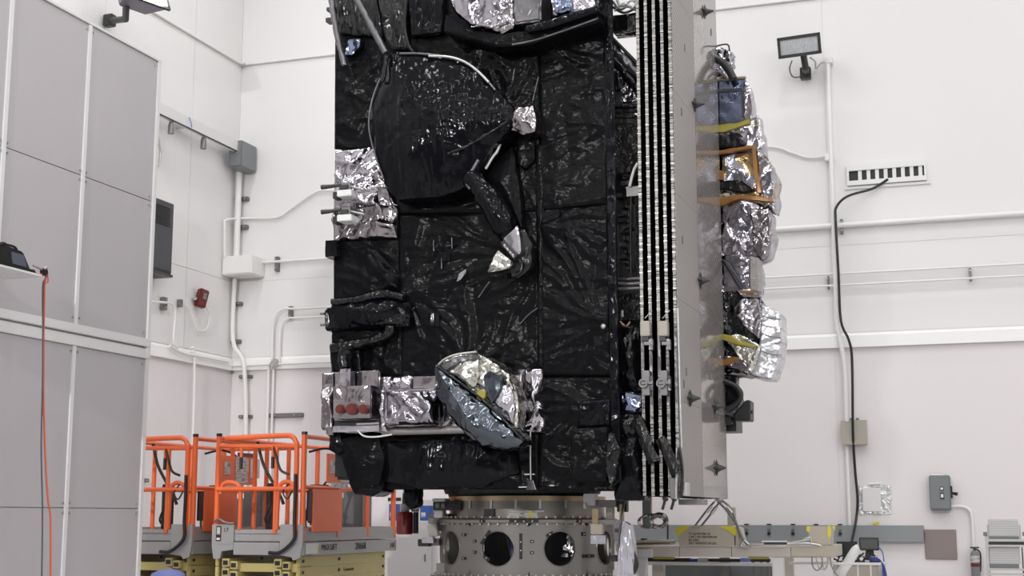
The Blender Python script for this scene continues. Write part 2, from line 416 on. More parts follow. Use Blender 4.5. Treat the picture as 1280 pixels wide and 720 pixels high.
for q in [(1050, 274, 1054, 292, 'strap holding the thick pipe beside the black cable'),
          (1034, 345, 1037, 361, 'strap holding the two thin pipes by the black cable'),
          (1211, 335, 1215, 351, 'strap holding the two thin pipes, farthest along the back wall'),
          (344, 321, 348, 339, 'short dark strap on the pipe level with the white junction box'),
          (361, 383, 365, 398, 'short dark strap on the pair of bent pipes'),
          (295, 247, 310, 250.5, 'topmost of the strut pieces up the corner conduit'),
          (294, 282, 309, 286, 'strut piece just above the white junction box'),
          (287, 378, 302, 381.5, 'strut piece just below the white junction box'),
          (285, 425, 300, 429, 'strut piece just above the white ledge'),
          (299, 469, 314, 472.5, 'strut piece just below the white ledge'),
          (298.5, 519, 314, 522.5, 'lowest strut piece on the corner conduit above the orange rails')]:
    strap(*q[:4], q[4])
strap(335, 517, 378, 521, 'long dark strut fixed level on the wall above the orange rails')
# corner conduit with its boxes
wpipe([(299, 212), (299, 320)], .055, 'white conduit dropping from the grey box to the white box in the corner', off=.16, n=2)
wpipe([(294, 340), (294, 425), (305, 458), (307, 560), (307, 640)], .04, 'white conduit dropping from the white junction box past the ledge', off=.14)
b = B(); tube(b, smooth_path([onx(281, 322, XL+.06), onx(281, 284, XL+.06), onx(283, 275, XL+.06), ony(306, 273, YB-.07), ony(345, 272, YB-.07), ony(362, 262, YB-.07), ony(395, 240, YB-.07), ony(420, 238, YB-.07), ony(470, 236, YB-.07)], 5), .022, 8)
tag(put('conduit', b, 'pipe', smooth=.9), 'thin bent conduit climbing from the white junction box toward the spacecraft', 'pipe')
wpipe([(316, 329), (470, 322)], .024, 'white pipe leaving the white junction box sideways', off=.07)
wpipe([(340, 454), (341, 405), (352, 387), (375, 384), (470, 378)], .02, 'outer of two bent pipes rising from the ledge', off=.12)
wpipe([(349, 454), (350, 410), (360, 398), (375, 395.5), (470, 391)], .016, 'inner of two bent pipes rising from the ledge', off=.12)
wpipe([(336, 455), (337, 660)], .026, 'one of two conduits below the bent pipes, the one nearer the room corner', off=.1)
wpipe([(342, 455), (343, 660)], .02, 'one of two conduits below the bent pipes, the one nearer the spacecraft', off=.1)
wpipe([(212, 432), (228, 441), (262, 446), (285, 456)], .018, 'thin pipe along the ledge of the left wall', off=.12, wall='l')
wpipe([(286, 457.5), (420, 452.5), (480, 450)], .018, 'thin dark-shadowed pipe along the ledge of the back wall', off=.13)
b = B(); c_ = ony(343, 454, YB-.15); obox(b, c_, (.1, .1, .16), (0, R(40), 0)); tag(put('pipe_clamp', b, 'steel', bevel=.01), 'small metal clamp where bent pipes cross the white ledge', 'clamp')
# disconnect box and its track in the left corner
g = onx(297, 195, XL+.2)
t = thing('junction_box', 'dark grey steel junction box in the corner at the end of the pale track', 'electrical box', (g.x, 20.45, onx(297, 212, XL+.1).z))
zb0, zb1 = ony(296, 212, YB-.35).z, ony(296, 180, YB-.35).z
xa, xb = ony(288, 190, YB-.5).x, ony(308, 190, YB-.4).x
b = B(); box(b, (xa, YB-.55, zb0), (xb, YB-.05, zb1)); put('box_body', b, 'boxgrey', t, bevel=.012)
b = B(); box(b, (xa+.015, YB-.56, zb0+.015), (xb-.015, YB-.549, zb1-.015)); dd = put('door', b, 'boxgrey', t, bevel=.004)
b = B(); cyl(b, ((xa+xb)/2+.05, YB-.575, (zb0+zb1)/2+.02), ((xa+xb)/2+.05, YB-.555, (zb0+zb1)/2+.02), .03, 14); put('round_badge', b, 'steel', dd)
t.location = (xa, YB-.3, zb0)
for ch in list(t.children): ch.location = Vector((g.x, 20.45, onx(297, 212, XL+.1).z)) - t.location
dd.location = ch.location if False else dd.location
for ch in dd.children: ch.location = Vector((0, 0, 0))
zt_ = ony(288, 190, YB-.35).z
trk = thing('cable_track', 'long pale metal track along the left wall ending at the grey junction box', 'track', (XL+.25, 15, zt_-.1))
b = B(); box(b, (XL+.20, 12, zt_-.06), (XL+.30, YB-.55, zt_+.12)); put('track_cover', b, 'frame', trk, bevel=.006)
b = B(); box(b, (XL+.285, 12, zt_-.075), (XL+.305, YB-.55, zt_-.055)); put('track_slot', b, 'darkmetal', trk)
for y in (13.5, 16.2, 18.9): b = B(); box(b, (XL, y-.04, zt_-.02), (XL+.22, y+.04, zt_+.13)); put('wall_bracket', b, 'steel', trk)
for px in (213.5, 254):
    q = onx(px, 168 if px < 230 else 188, XL+.25)
    b = B(); tube(b, [(q.x, q.y, zt_-.08), (q.x, q.y, zt_-.14), (q.x, q.y, zt_-.27)], [.035, .05, .05], 10); put('socket', b, 'unistrut', trk, smooth=.7)
q = onx(236, 160, XL+.32); b = B(); tube(b, [(q.x, q.y, zt_+.1), (q.x+.02, q.y+.03, zt_+.02), (q.x+.01, q.y+.07, zt_-.05)], .008, 6); put('tie', b, 'bluecap', trk)
# white junction box
p0, p1 = ony(296, 343, YB-.45), ony(315, 318, YB-.45); p0.x = XL+.005
t = thing('junction_box', 'square white junction box on the corner conduit', 'electrical box', (p0.x, YB-.1, p0.z))
b = B(); box(b, (p0.x, YB-.45, p0.z), (p1.x, YB, p1.z)); put('box_body', b, 'pipe', t, bevel=.015)
b = B(); box(b, (p0.x+.02, YB-.458, p0.z+.02), (p1.x-.02, YB-.448, p1.z-.02)); put('cover', b, 'pipe', t, bevel=.004)
# left wall: loudspeaker-like black grille cabinet
A, C_ = onx(191, 345, XL+.3), onx(215, 258, XL+.3)
ya, yb_ = onx(185, 300, XL+.3).y, onx(216, 300, XL+.3).y
zc0, zc1 = onx(214, 343, XL+.3).z, onx(214, 254, XL+.3).z
t = thing('wall_cabinet', 'tall charcoal louvred cabinet hung high on the left wall', 'cabinet', (XL+.15, ya, zc0))
b = B(); box(b, (XL, ya, zc0), (XL+.3, yb_, zc1)); put('cabinet_body', b, 'darkgrille', t, bevel=.01)
b = B(); box(b, (XL+.3, ya+.03, zc0+.03), (XL+.312, yb_-.03, zc1-.03)); put('face_plate', b, 'darkgrille', t, bevel=.004)
for i in range(9):
    z = zc1-.1-.035*i; b = B(); obox(b, (XL+.318, (ya+yb_)/2, z), (.02, (yb_-ya)*.62, .012), (0, R(30), 0)); put('louvre', b, 'black', t)
b = B(); box(b, (XL, ya-.02, zc0-.05), (XL+.32, yb_+.01, zc0-.01)); put('bottom_bracket', b, 'darkmetal', t)
# red handset box and small fittings on the left wall
q = onx(252, 373, XL+.1)
t = thing('wall_handset', 'small dark red box tilted on its bracket on the left wall', 'handset', (XL+.1, q.y, q.z-.15))
b = B(); obox(b, q, (.12, .17, .30), (R(-14), 0, R(-25))); put('handset_case', b, 'red', t, bevel=.015)
b = B(); obox(b, q+Vector((.07, -.02, .03)), (.02, .07, .11), (R(-14), 0, R(-25))); put('face_plate', b, 'unistrut', t, bevel=.004)
b = B(); cyl(b, onx(244, 373, XL), onx(244, 373, XL+.08), .03, 10); put('wall_knob', b, 'steel', t)
b = B(); tube(b, smooth_path([onx(257, 383, XL+.08), onx(262, 395, XL+.06), onx(258, 411, XL+.06), onx(247, 413, XL+.06), onx(242, 402, XL+.06), onx(238, 386, XL+.06), onx(230, 381, XL+.06)], 6), .012, 7)
put('cord', b, 'pipe', t, smooth=1)
wpipe([(180, 377), (205, 378), (216, 382), (219, 395), (217, 425), (222, 436)], .02, 'thin pipe hooking down the left wall beside the panelled screen', off=.11, wall='l')
strap(204, 371, 208, 388, 'upright strap on the left wall beneath the charcoal cabinet', wall='l')
strap(225, 374, 227.5, 384, 'small upright strap on the left wall by the red box', wall='l')
strap(180.5, 598, 185, 603, 'tiny metal plate low on the left wall beside the panelled screen', wall='l')
wpipe([(240.5, 434), (243, 445), (242, 520), (240, 640)], .022, 'thin conduit running down the left wall behind the orange rails', off=.11, wall='l')
b = B(); tube(b, smooth_path([onx(197.5, 170, XL+.05), onx(200.5, 190, XL+.05), onx(200, 200, XL+.05), onx(197, 208, XL+.05)], 5), .018, 7); tag(put('hook', b, 'steel', smooth=1), 'small curved metal hook on the left wall under the track', 'hook')

# lit floodlight over the panelled screen, and the unlit one on the back wall
def floodlight(name, label, lens_m, arm_pts, head, w_, h_, d_, rot, wallpt):
    t = thing(name, label, 'floodlight', wallpt)
    from mathutils import Euler
    Mx = Matrix.Translation(head) @ Euler(rot).to_matrix().to_4x4()
    b = B(); pr = [(-w_/2, -d_/2, h_/2), (w_/2, -d_/2, h_/2), (w_/2, -d_/2, -h_/2), (-w_/2, -d_/2, -h_/2)]
    vs = []
    f = [b.verts.new((x, y, z)) for x, y, z in pr]; k = [b.verts.new((x*.62, d_/2, z*.6-.0)) for x, y, z in pr]
    b.faces.new(list(reversed(f))); b.faces.new(k)
    for i in range(4): b.faces.new((f[i], f[(i+1) % 4], k[(i+1) % 4], k[i]))
    bmesh.ops.transform(b, matrix=Mx, verts=b.verts[:]); put('lamp_housing', b, 'lampbody' if lens_m == 'litlens' else 'darkmetal', t, bevel=.012)
    b = B(); 
    for lo, hi in (((-w_/2-.02, -d_/2-.03, h_/2-.025), (w_/2+.02, -d_/2+.01, h_/2+.02)), ((-w_/2-.02, -d_/2-.03, -h_/2-.02), (w_/2+.02, -d_/2+.01, -h_/2+.025)),
                   ((-w_/2-.02, -d_/2-.03, -h_/2), (-w_/2+.02, -d_/2+.01, h_/2)), ((w_/2-.02, -d_/2-.03, -h_/2), (w_/2+.02, -d_/2+.01, h_/2))): box(b, lo, hi)
    bmesh.ops.transform(b, matrix=Mx, verts=b.verts[:]); put('lens_frame', b, 'darkmetal', t)
    b = B(); box(b, (-w_/2+.02, -d_/2-.015, -h_/2+.025), (w_/2-.02, -d_/2-.003, h_/2-.025)); bmesh.ops.transform(b, matrix=Mx, verts=b.verts[:]); put('lens', b, lens_m, t)
    b = B(); tube(b, arm_pts, .05, 10); put('bracket_arm', b, 'darkmetal', t, smooth=.6)
    b = B(); obox(b, arm_pts[-1], (.16, .12, .18)); put('wall_plate', b, 'darkmetal', t, bevel=.01)
    return t, Mx
h = ony(1002, 58, YB-.55)
t, _m = floodlight('floodlight', 'unlit rectangular floodlight high on the back wall, above the vent', 'lens', [h+Vector((.02, 0, -.12)), ony(1007, 85, YB-.45), ony(1007, 92, YB-.12)], h, .60, .27, .30, (R(14), 0, R(-6)), (h.x, YB-.05, h.z-.4))
b = B(); tube(b, smooth_path([ony(990, 76, YB-.4), ony(987, 86, YB-.3), ony(991, 96, YB-.2), ony(1001, 96, YB-.15)], 6), .012, 6); put('loop_cable', b, 'unistrut', t, smooth=1)
b = B(); tube(b, smooth_path([ony(1013, 72, YB-.4), ony(1019, 77, YB-.3), ony(1020, 86, YB-.2), ony(1026, 79, YB-.12), ony(1034, 78, YB-.1)], 6), .014, 6); put('feed_cable', b, 'steel', t, smooth=1)
for py, n_ in ((76, 'upper'), (197, 'lower')):
    q = ony(1036, py, YB-.08); b = B(); obox(b, q, (.11, .12, .12)); tag(put('outlet_box', b, 'pipe', bevel=.012), f'{n_} small white outlet box on the conduit below the floodlight', 'electrical box')
h = onx(172, -2, XL+.75)
t, Mx = floodlight('floodlight', 'lit floodlight glaring above the grey panelled screen', 'litlens', [h+Vector((-.12, -.1, -.15)), onx(157, 24, XL+.62), onx(137, 26, XL+.1)], h+Vector((0, 0, .02)), .75, .42, .34, Vector((.86, -.28, .36)).to_track_quat('-Y', 'Z').to_euler(), (XL+.1, h.y, h.z-.6))
l = area('flood_glow', (0, 0, 0), .6, 650, (.95, .93, 1), None, .3); l.parent = t
l.matrix_local = Matrix.Translation(-origin_of(t)) @ Mx @ Matrix.Translation((0, -.24, 0)) @ Matrix.Rotation(-PI/2, 4, 'X') @ Matrix.Rotation(PI, 4, 'X')

# vent with upright fins
a, c = ony(1058.5, 228, YB-.1), ony(1157, 198, YB-.1)
z1a = ony(1157, 198, YB-.1).z; z0 = ony(1157, 224, YB-.1).z
t = thing('wall_vent', 'long white vent with upright fins set high in the back wall', 'vent', ((a.x+c.x)/2, YB-.03, z0))
x0, x1 = a.x, c.x; hgt = z1a-z0
b = B()
for lo, hi in (((x0, YB-.06, z1a-.09), (x1, YB, z1a)), ((x0, YB-.06, z0), (x1, YB, z0+.07)), ((x0, YB-.06, z0+.071), (x0+.03, YB, z1a-.091)), ((x1-.03, YB-.06, z0+.071), (x1, YB, z1a-.091)), ((x0-.05, YB-.03, z0-.05), (x1+.05, YB, z0-.01))): box(b, lo, hi)
put('vent_frame', b, 'white', t)
b = B(); box(b, (x0+.03, YB-.012, z0+.07), (x1-.03, YB-.004, z1a-.09)); put('dark_backing', b, 'black', t)
for i in range(8):
    x = x0+.16+(x1-x0-.2)*i/7.6; b = B(); obox(b, (x+.03, YB-.04, (z0+z1a)/2-.01), (.055, .008, hgt-.15), (0, 0, R(-12))); put('fin', b, 'white', t)
# long black cable from the vent
P = [(1110, 224, .06), (1090, 236, .08), (1060, 245, .2), (1046, 258, .2), (1044.5, 275, .2), (1048, 340, .2), (1051, 400, .2), (1061, 425, .22), (1065, 450, .2), (1066, 530, .2), (1067, 560, .12), (1069, 590, .08), (1072, 625, .08), (1070, 650, .1), (1065, 676, .35)]
b = B(); tube(b, smooth_path([ony(p[0], p[1], YB-p[2]) for p in P], 5), .019, 8)
tag(put('cable', b, 'cable', smooth=1), 'long black cable drooping from the vent down to the monitors', 'cable')
a, c = ony(1053, 555, YB-.14), ony(1082.5, 526, YB-.14)
t = thing('junction_box', 'beige square junction box crossed by the black cable', 'electrical box', ((a.x+c.x)/2, YB-.05, a.z))
b = B(); box(b, (a.x, YB-.14, a.z), (c.x, YB, c.z)); put('box_body', b, 'beige', t, bevel=.01)
b = B(); box(b, (a.x-.012, YB-.15, a.z-.012), (c.x+.012, YB-.14, c.z+.012)); put('cover', b, 'beige', t, bevel=.004)
b = B()
for dx in (.08, .17): cyl(b, (a.x+dx+.05, YB-.06, c.z), (a.x+dx+.05, YB-.06, c.z+.05), .02, 8)
put('cable_gland', b, 'unistrut', t)
# paper in a clear pouch
a, c = ony(1079, 639, YB-.02), ony(1104, 608, YB-.02)
t = thing('document_pouch', 'white papers in a crumpled clear pouch taped to the back wall', 'paper', ((a.x+c.x)/2, YB-.01, a.z))
b = B(); box(b, (a.x-.06, YB-.016, a.z-.04), (c.x+.10, YB-.004, c.z+.02)); refine(b, .05); crumple(b, .03, 9, 3)
for v in b.verts: v.co.y = min(v.co.y, YB-.002)
put('pouch', b, mat('pouch_film', (.72, .72, .73), .15, .3, coat=.6, bump=[('voronoi', 12, .02, O1)]), t)
b = B(); box(b, (a.x, YB-.045, a.z), (c.x-.04, YB-.035, c.z-.02)); put('paper_sheet', b, 'paper', t)
b = B(); box(b, (a.x+.1, YB-.025, c.z+.03), (a.x+.27, YB-.008, c.z+.06)); put('tape', b, 'trim', t)
# safety switch
a, c = ony(1163, 638, YB-.18), ony(1187, 594, YB-.18)
t = thing('safety_switch', 'grey electrical safety switch with a side lever on the back wall', 'switch box', ((a.x+c.x)/2, YB-.08, a.z))
b = B(); box(b, (a.x, YB-.18, a.z), (c.x, YB, c.z)); put('box_body', b, 'boxgrey', t, bevel=.012)
b = B(); box(b, (a.x+.01, YB-.19, a.z+.02), (c.x-.01, YB-.18, c.z-.03)); d_ = put('door', b, 'boxgrey', t, bevel=.005)
for dz, s in ((.30, .055), (.20, .09)):
    b = B(); box(b, (a.x+.14, YB-.194, a.z+dz-s/2), (a.x+.195, YB-.189, a.z+dz+s/2)); k = put('warning_label', b, 'black', d_)
    b = B(); box(b, (a.x+.15, YB-.197, a.z+dz-s*.25), (a.x+.185, YB-.193, a.z+dz+s*.3)); put('window', b, 'white', d_)
b = B(); box(b, (c.x, YB-.13, a.z+.17), (c.x+.025, YB-.07, a.z+.34)); put('lever_guide', b, 'black', t)
b = B(); tube(b, [(c.x+.01, YB-.1, a.z+.24), (c.x+.05, YB-.12, a.z+.235), (c.x+.09, YB-.13, a.z+.225)], [.015, .02, .028], 8); put('lever', b, 'black', t, smooth=1)
b = B(); tube(b, [(a.x+.03, YB-.05, c.z+.005), (c.x-.03, YB-.05, c.z+.005)], .02, 8); put('top_hinge', b, 'steel', t, smooth=1)
wpipe([(1188, 633), (1202, 633), (1211, 637), (1215, 648), (1217, 690)], .022, 'white elbowed conduit leaving the safety switch and running down', off=.05)
a, c = ony(1157, 699, YB-.03), ony(1195, 662, YB-.03)
t = thing('cover_panel', 'square taupe cover panel on the wall below the safety switch', 'panel', ((a.x+c.x)/2, YB-.01, a.z))
b = B(); box(b, (a.x, YB-.03, a.z), (c.x, YB, c.z)); put('plate', b, 'brown', t, bevel=.006)
b = B()
for x in (a.x+.02, c.x-.02):
    for z in (a.z+.02, c.z-.02): cyl(b, (x, YB-.036, z), (x, YB-.03, z), .006, 6)
put('screw', b, 'steel', t)
# grey cable trough with outlets
a, c = ony(790, 676, YB-.12), ony(1154, 656, YB-.12)
zt0, zt1 = ony(1000, 677, YB-.12).z, ony(1000, 656.5, YB-.12).z
t = thing('cable_trough', 'long grey wall trough with sockets behind the support table', 'trough', ((a.x+c.x)/2, YB-.06, zt0))
b = B(); box(b, (-5.6, YB-.12, zt0), (c.x, YB, zt1)); put('trough_body', b, 'trough', t, bevel=.006)
for px in (933, 961, 991, 1020, 1050):
    x = ony(px, 660, YB-.13).x
    b = B(); box(b, (x-.03, YB-.135, zt1+.003), (x+.03, YB-.06, zt1+.02)); put('clip', b, 'black', t)
    if px != 1020:
        b = B(); box(b, (x-.02, YB-.126, zt1-.15), (x+.02, YB-.118, zt1-.05)); f_ = put('socket_plate', b, 'unistrut', t)
        b = B(); cyl(b, (x, YB-.145, zt1-.12), (x, YB-.125, zt1-.12), .024, 10); put('plug', b, 'black', f_)
b = B(); a = ony(1095, 655, YB-.08); obox(b, a+Vector((0, 0, .012)), (.1, .06, .035), (0, R(-12), 0)); tag(put('tape_roll', b, 'tape', bevel=.01), 'small yellow tag lying on the grey trough', 'tag')
# fire extinguisher
a = ony(1219, 700, YB-.14)
t = thing('fire_extinguisher', 'small grey cylinder extinguisher with a red band on the wall', 'extinguisher', (a.x, a.y, a.z-.25))
zc = a.z; X = a.x; Y = a.y
b = B(); lathe(b, (X, Y), [(0, zc-.26), (.055, zc-.26), (.062, zc-.22), (.062, zc+.07), (.05, zc+.11), (.02, zc+.13), (0, zc+.13)], 20); put('cylinder', b, 'boxgrey', t, smooth=.7)
b = B(); lathe(b, (X, Y), [(.0635, zc-.09), (.0635, zc-.045)], 20); put('red_band', b, 'red', t)
b = B(); lathe(b, (X, Y), [(.0635, zc-.03), (.0635, zc+.06)], 20); put('instruction_label', b, 'lpaper', t)
b = B(); tube(b, [(X, Y, zc+.12), (X, Y, zc+.16)], .02, 10); obox(b, (X, Y, zc+.17), (.12, .03, .02)); put('valve', b, 'darkmetal', t)
b = B(); tube(b, smooth_path([(X+.02, Y, zc+.15), (X+.07, Y, zc+.1), (X+.07, Y, zc-.05), (X+.06, Y-.02, zc-.16)], 5), .011, 7); put('hose', b, 'black', t, smooth=1)
b = B(); obox(b, (X, YB-.03, zc-.05), (.05, .06, .12)); put('wall_bracket', b, 'darkmetal', t)

# ================================================================== panelled screen (foreground left)
XS = -8.9; YE = 13.31
q = lambda px, py: onx(px, py, XS)
t = thing('panelled_screen', 'tall screen of flat grey panels in white frames, nearest thing on the left', 'screen', (XS-.1, 11, 0))
ytop = q(198, 77).z; ztop = ytop
Y0 = 8.6
ypost = [q(13, 100).y, q(104, 300).y]
ypost = [10.78, 12.03]
zband = [q(0, 392).z, q(0, 415).z, q(0, 420).z]
zA0, zA1 = 3.36, 3.10     # pale double band between upper and lower panels
zA1, zA0 = q(185, 449).z, q(185, 424).z
zu, zl = q(0, 181).z, q(100, 635).z
edges_y = [Y0, 9.53, ypost[0], ypost[1], YE]
rows = [(0.02, zl), (zl, zA1), (zA0, zu), (zu, ztop)]
b = B(); box(b, (XS-.16, Y0, 0), (XS-.03, YE, ztop)); put('backing', b, 'frame', t)
for i in range(4):
    for z0, z1 in rows:
        b = B(); box(b, (XS-.03, edges_y[i]+.006, z0+.004), (XS-.008, edges_y[i+1]-.006, z1-.004)); put('panel', b, 'panel', t, bevel=.002)
for y in edges_y[1:4]:
    for z0, z1 in ((0, zA1), (zA0, ztop)):
        b = B(); box(b, (XS-.012, y-.028, z0), (XS+.006, y+.028, z1)); put('joint_strip', b, 'frame', t, bevel=.003)
b = B(); box(b, (XS-.16, YE-.0, 0), (XS+.012, YE+.06, ztop)); put('end_strip', b, 'frame', t, bevel=.004)
b = B(); box(b, (XS-.16, Y0, ztop), (XS+.012, YE+.06, ztop+.03)); put('top_cap', b, 'frame', t, bevel=.004)
zm = (zA0+zA1)/2
b = B(); box(b, (XS-.03, YE-.01, zA1), (XS+.02, YE+.064, zA0)); put('rail_end_cap', b, 'frame', t, bevel=.004)
b = B(); box(b, (XS-.03, Y0, zm+.02), (XS+.025, YE+.06, zA0)); put('upper_rail', b, 'frame', t, bevel=.006)
b = B(); box(b, (XS-.03, Y0, zA1), (XS+.012, YE+.06, zm+.0)); put('lower_rail', b, 'frame', t, bevel=.006)
b = B()
for y in edges_y[1:]:
    for z in (zl+.05, zl-.05, zA1-.06, zA0+.07, zu-.05, zu+.05, ztop-.06):
        for s in (-.055, .055):
            if y == YE and s > 0: continue
            cyl(b, (XS-.012, y+s, z), (XS+.006, y+s, z), .011, 8)
stuff(put('screw', b, 'steel', t))

# shelf, device and cords on the screen
YD = onx(55, 350, XS+.62).y; zs = onx(55, 344, XS+.62).z
sh = thing('wall_shelf', 'white shelf held out from the grey panelled screen, carrying the black device', 'shelf', (XS+.3, YD-1.0, zs-.05))
b = B(); box(b, (XS+.0, YD-2.2, zs-.022), (XS+.62, YD-.03, zs)); put('shelf_board', b, 'frame', sh, bevel=.004)
for y in (YD-.55, YD-1.6):
    b = B(); prism(b, [(XS+.01, y, zs-.025), (XS+.45, y, zs-.025), (XS+.01, y, zs-.33)], (0, .03, 0)); put('shelf_bracket', b, 'frame', sh)
zs += .002
# black portable monitor
def sp(px, py, X): return onx(px, py, X)
cx = XS+.36; dv = thing('portable_monitor', 'black portable monitor with a carry handle on the white shelf', 'monitor', (cx, YD-.55, zs))
def yz(px, py): v = onx(px, py, XS+.5); return v
X0, X1 = XS+.12, XS+.5
pr = [yz(-22, 334), yz(42, 341), yz(30, 311), yz(12, 304), yz(-22, 302)]
zmin = pr[1].z; shift = zs-zmin
pts = [Vector((X1, p.y, max(zs, p.z+shift))) for p in pr]; pts[0].z = zs
b = B(); prism(b, pts, (-.3, 0, 0)); put('monitor_case', b, 'black', dv, bevel=.012)
sc_ = [yz(14, 311), yz(29.5, 315), yz(33.5, 331), yz(16, 326)]
b = B(); prism(b, [Vector((X1+.006, p.y, p.z+shift)) for p in sc_], (-.01, 0, 0)); put('display', b, mat('grey_display', (.10, .11, .14), .2), dv)
base = [yz(-22, 341), yz(43, 341), yz(41, 334), yz(5, 326), yz(-22, 324)]
b = B(); prism(b, [Vector((X1+.03, p.y, max(zs, p.z+shift))) for p in base], (-.37, 0, 0)); put('base_case', b, 'black', dv, bevel=.008)
hp = [yz(8, 306), yz(9, 300), yz(19, 301.5), yz(24, 305), yz(25, 311)]
b = B(); tube(b, smooth_path([Vector((X1-.03, p.y, p.z+shift-.015)) for p in hp], 5), .012, 8); put('carry_handle', b, 'black', dv, smooth=1)
b = B(); p = yz(7, 299); obox(b, (X1-.03, p.y, p.z+shift-.015), (.06, .05, .03)); put('knob', b, 'black', dv, bevel=.006)
# plug bundle + cords
pb = q(56, 342); xb_ = XS+.50
pb = onx(55, 340, xb_)
cl = thing('spring_clamp', 'small dark clamp with orange cord wound on it at the shelf end', 'clamp', (xb_, pb.y, pb.z-.03))
b = B(); obox(b, pb, (.05, .07, .06), (R(20), 0, 0)); put('clamp_body', b, 'black', cl, bevel=.008)
b = B(); tube(b, [onx(41, 332, xb_), onx(50, 336, xb_), onx(55, 338, xb_)], .009, 7); put('clamp_arm', b, 'steel', cl, smooth=1)
b = B(); cyl(b, pb+Vector((0, -.01, .02)), pb+Vector((0, .03, .045)), .02, 10); put('bolt', b, 'steel', cl)
def hang(name, pts, r, m, label):
    b = B(); tube(b, smooth_path([onx(a_, b_, xb_+.0) for a_, b_ in pts], 6), r, 7); return tag(put(name, b, m, smooth=1), label, 'cord')
hang('cord', [(44, 342), (52, 343), (58, 338), (59, 346), (56, 352), (55, 400), (54, 450), (55, 520), (57, 580), (60, 625), (63, 650), (63, 735)], .009, 'cordorange', 'bright orange cord hanging past the grey panels, the one that wanders right')
hang('cord', [(56, 340), (57, 350), (53.5, 358), (53.5, 420), (53, 480), (51.5, 560), (53, 640), (52, 735)], .0075, 'cord', 'dark grey cord hanging straight beside the orange one')
hang('cord', [(59, 340), (60, 352), (55.5, 362), (55, 440), (54.5, 500), (53.5, 520)], .006, 'cordorange', 'short second orange cord hanging beside the shelf end')
q5 = onx(-22, 300, XS+.25)
b = B(); tube(b, [Vector((XS+.25, q5.y, zs)), Vector((XS+.25, q5.y, zs+.30)), Vector((XS+.25, q5.y+.02, zs+.36))], [.10, .10, .05], 20); tag(put('white_drum', b, 'white', smooth=.7), 'round white drum mostly out of frame behind the black monitor', 'drum')

# ================================================================== spacecraft
YS = 13.2
SC = thing('spacecraft', 'huge spacecraft wrapped in wrinkled black film, standing on a metal ring stand', 'spacecraft', (-5.0, 14.7, 1.67))
def rect_px(px0, py0, px1, py1, Y):
    xm, ym = (px0+px1)/2, (py0+py1)/2
    return ony(px0, ym, Y).x, ony(px1, ym, Y).x, ony(xm, py1, Y).z, ony(xm, py0, Y).z
def pbox(name, px0, py0, px1, py1, off, depth, m, parent=SC, res=None, amp=.012, sc=7, seed=1, smooth=None, bevel=None, rot=0, Y=None):
    Yf = (YS if Y is None else Y) - off
    x0, x1, z0, z1 = rect_px(px0, py0, px1, py1, Yf)
    b = B(); box(b, (x0, Yf, z0), (x1, Yf+depth, z1))
    if rot:
        bmesh.ops.rotate(b, cent=((x0+x1)/2, Yf, (z0+z1)/2), matrix=Matrix.Rotation(rot, 3, 'Y'), verts=b.verts[:])
    if bevel: bmesh.ops.bevel(b, geom=b.edges[:], offset=bevel, segments=2, affect='EDGES'); bevel = None
    if res: refine(b, res); crumple(b, amp, sc, seed)
    return put(name, b, m, parent, smooth=smooth)
def pprism(name, pts, off, depth, m, parent=SC, res=.07, amp=.02, sc=6, seed=1, smooth=.5, Y=None, bev=.02):
    Yf = (YS if Y is None else Y) - off
    b = B(); prism(b, [ony(x, y, Yf) for x, y in pts], (0, depth, 0))
    if bev: 
        bmesh.ops.recalc_face_normals(b, faces=b.faces[:]); bmesh.ops.bevel(b, geom=b.edges[:], offset=bev, segments=1, affect='EDGES', clamp_overlap=True)
    if res: refine(b, res); crumple(b, amp, sc, seed)
    return put(name, b, m, parent, smooth=smooth)
def pdome(name, pts, off, depth, bulge, m, parent=SC, res=.05, amp=.015, sc=6, seed=1, smooth=.6, Y=None, cen=None, power=2.0, nr=6, ip=True):
    Yf = (YS if Y is None else Y) - off
    P = [ony(x, y, Yf) for x, y in pts]
    if ip:
        P = [p for i in range(len(P)) for p in (P[i], (P[i]*1+P[(i+1) % len(P)])/2)]
    c = sum(P, Vector())/len(P) if cen is None else ony(cen[0], cen[1], Yf)
    b = B(); n = len(P)
    rings = [[b.verts.new(p+Vector((0, depth, 0))) for p in P]]
    for k in range(nr+1):
        t = 1-k/nr
        if k == nr: break
        rings.append([b.verts.new(Vector((c.x+(p.x-c.x)*t, Yf-bulge*(1-t**power), c.z+(p.z-c.z)*t))) for p in P])
    top = b.verts.new((c.x, Yf-bulge, c.z))
    for i in range(len(rings)-1):
        for k in range(n): b.faces.new((rings[i][k], rings[i][(k+1) % n], rings[i+1][(k+1) % n], rings[i+1][k]))
    for k in range(n): b.faces.new((rings[-1][k], rings[-1][(k+1) % n], top))
    b.faces.new(rings[0])
    if res: refine(b, res); crumple(b, amp, sc, seed)
    return put(name, b, m, parent, smooth=smooth)
def ptube(name, pts, r, m, parent=SC, seg=8, n=5, off=0.1, sm=True, res=None, amp=.01, sc=9, seed=1, Y=None):
    """pts: (px, py[, off])"""
    P = [ony(p[0], p[1], (YS if Y is None else Y)-(p[2] if len(p) > 2 else off)) for p in pts]
    b = B(); tube(b, smooth_path(P, n) if sm else P, r, seg)
    if res: refine(b, res); crumple(b, amp, sc, seed)
    return put(name, b, m, parent, smooth=.9)
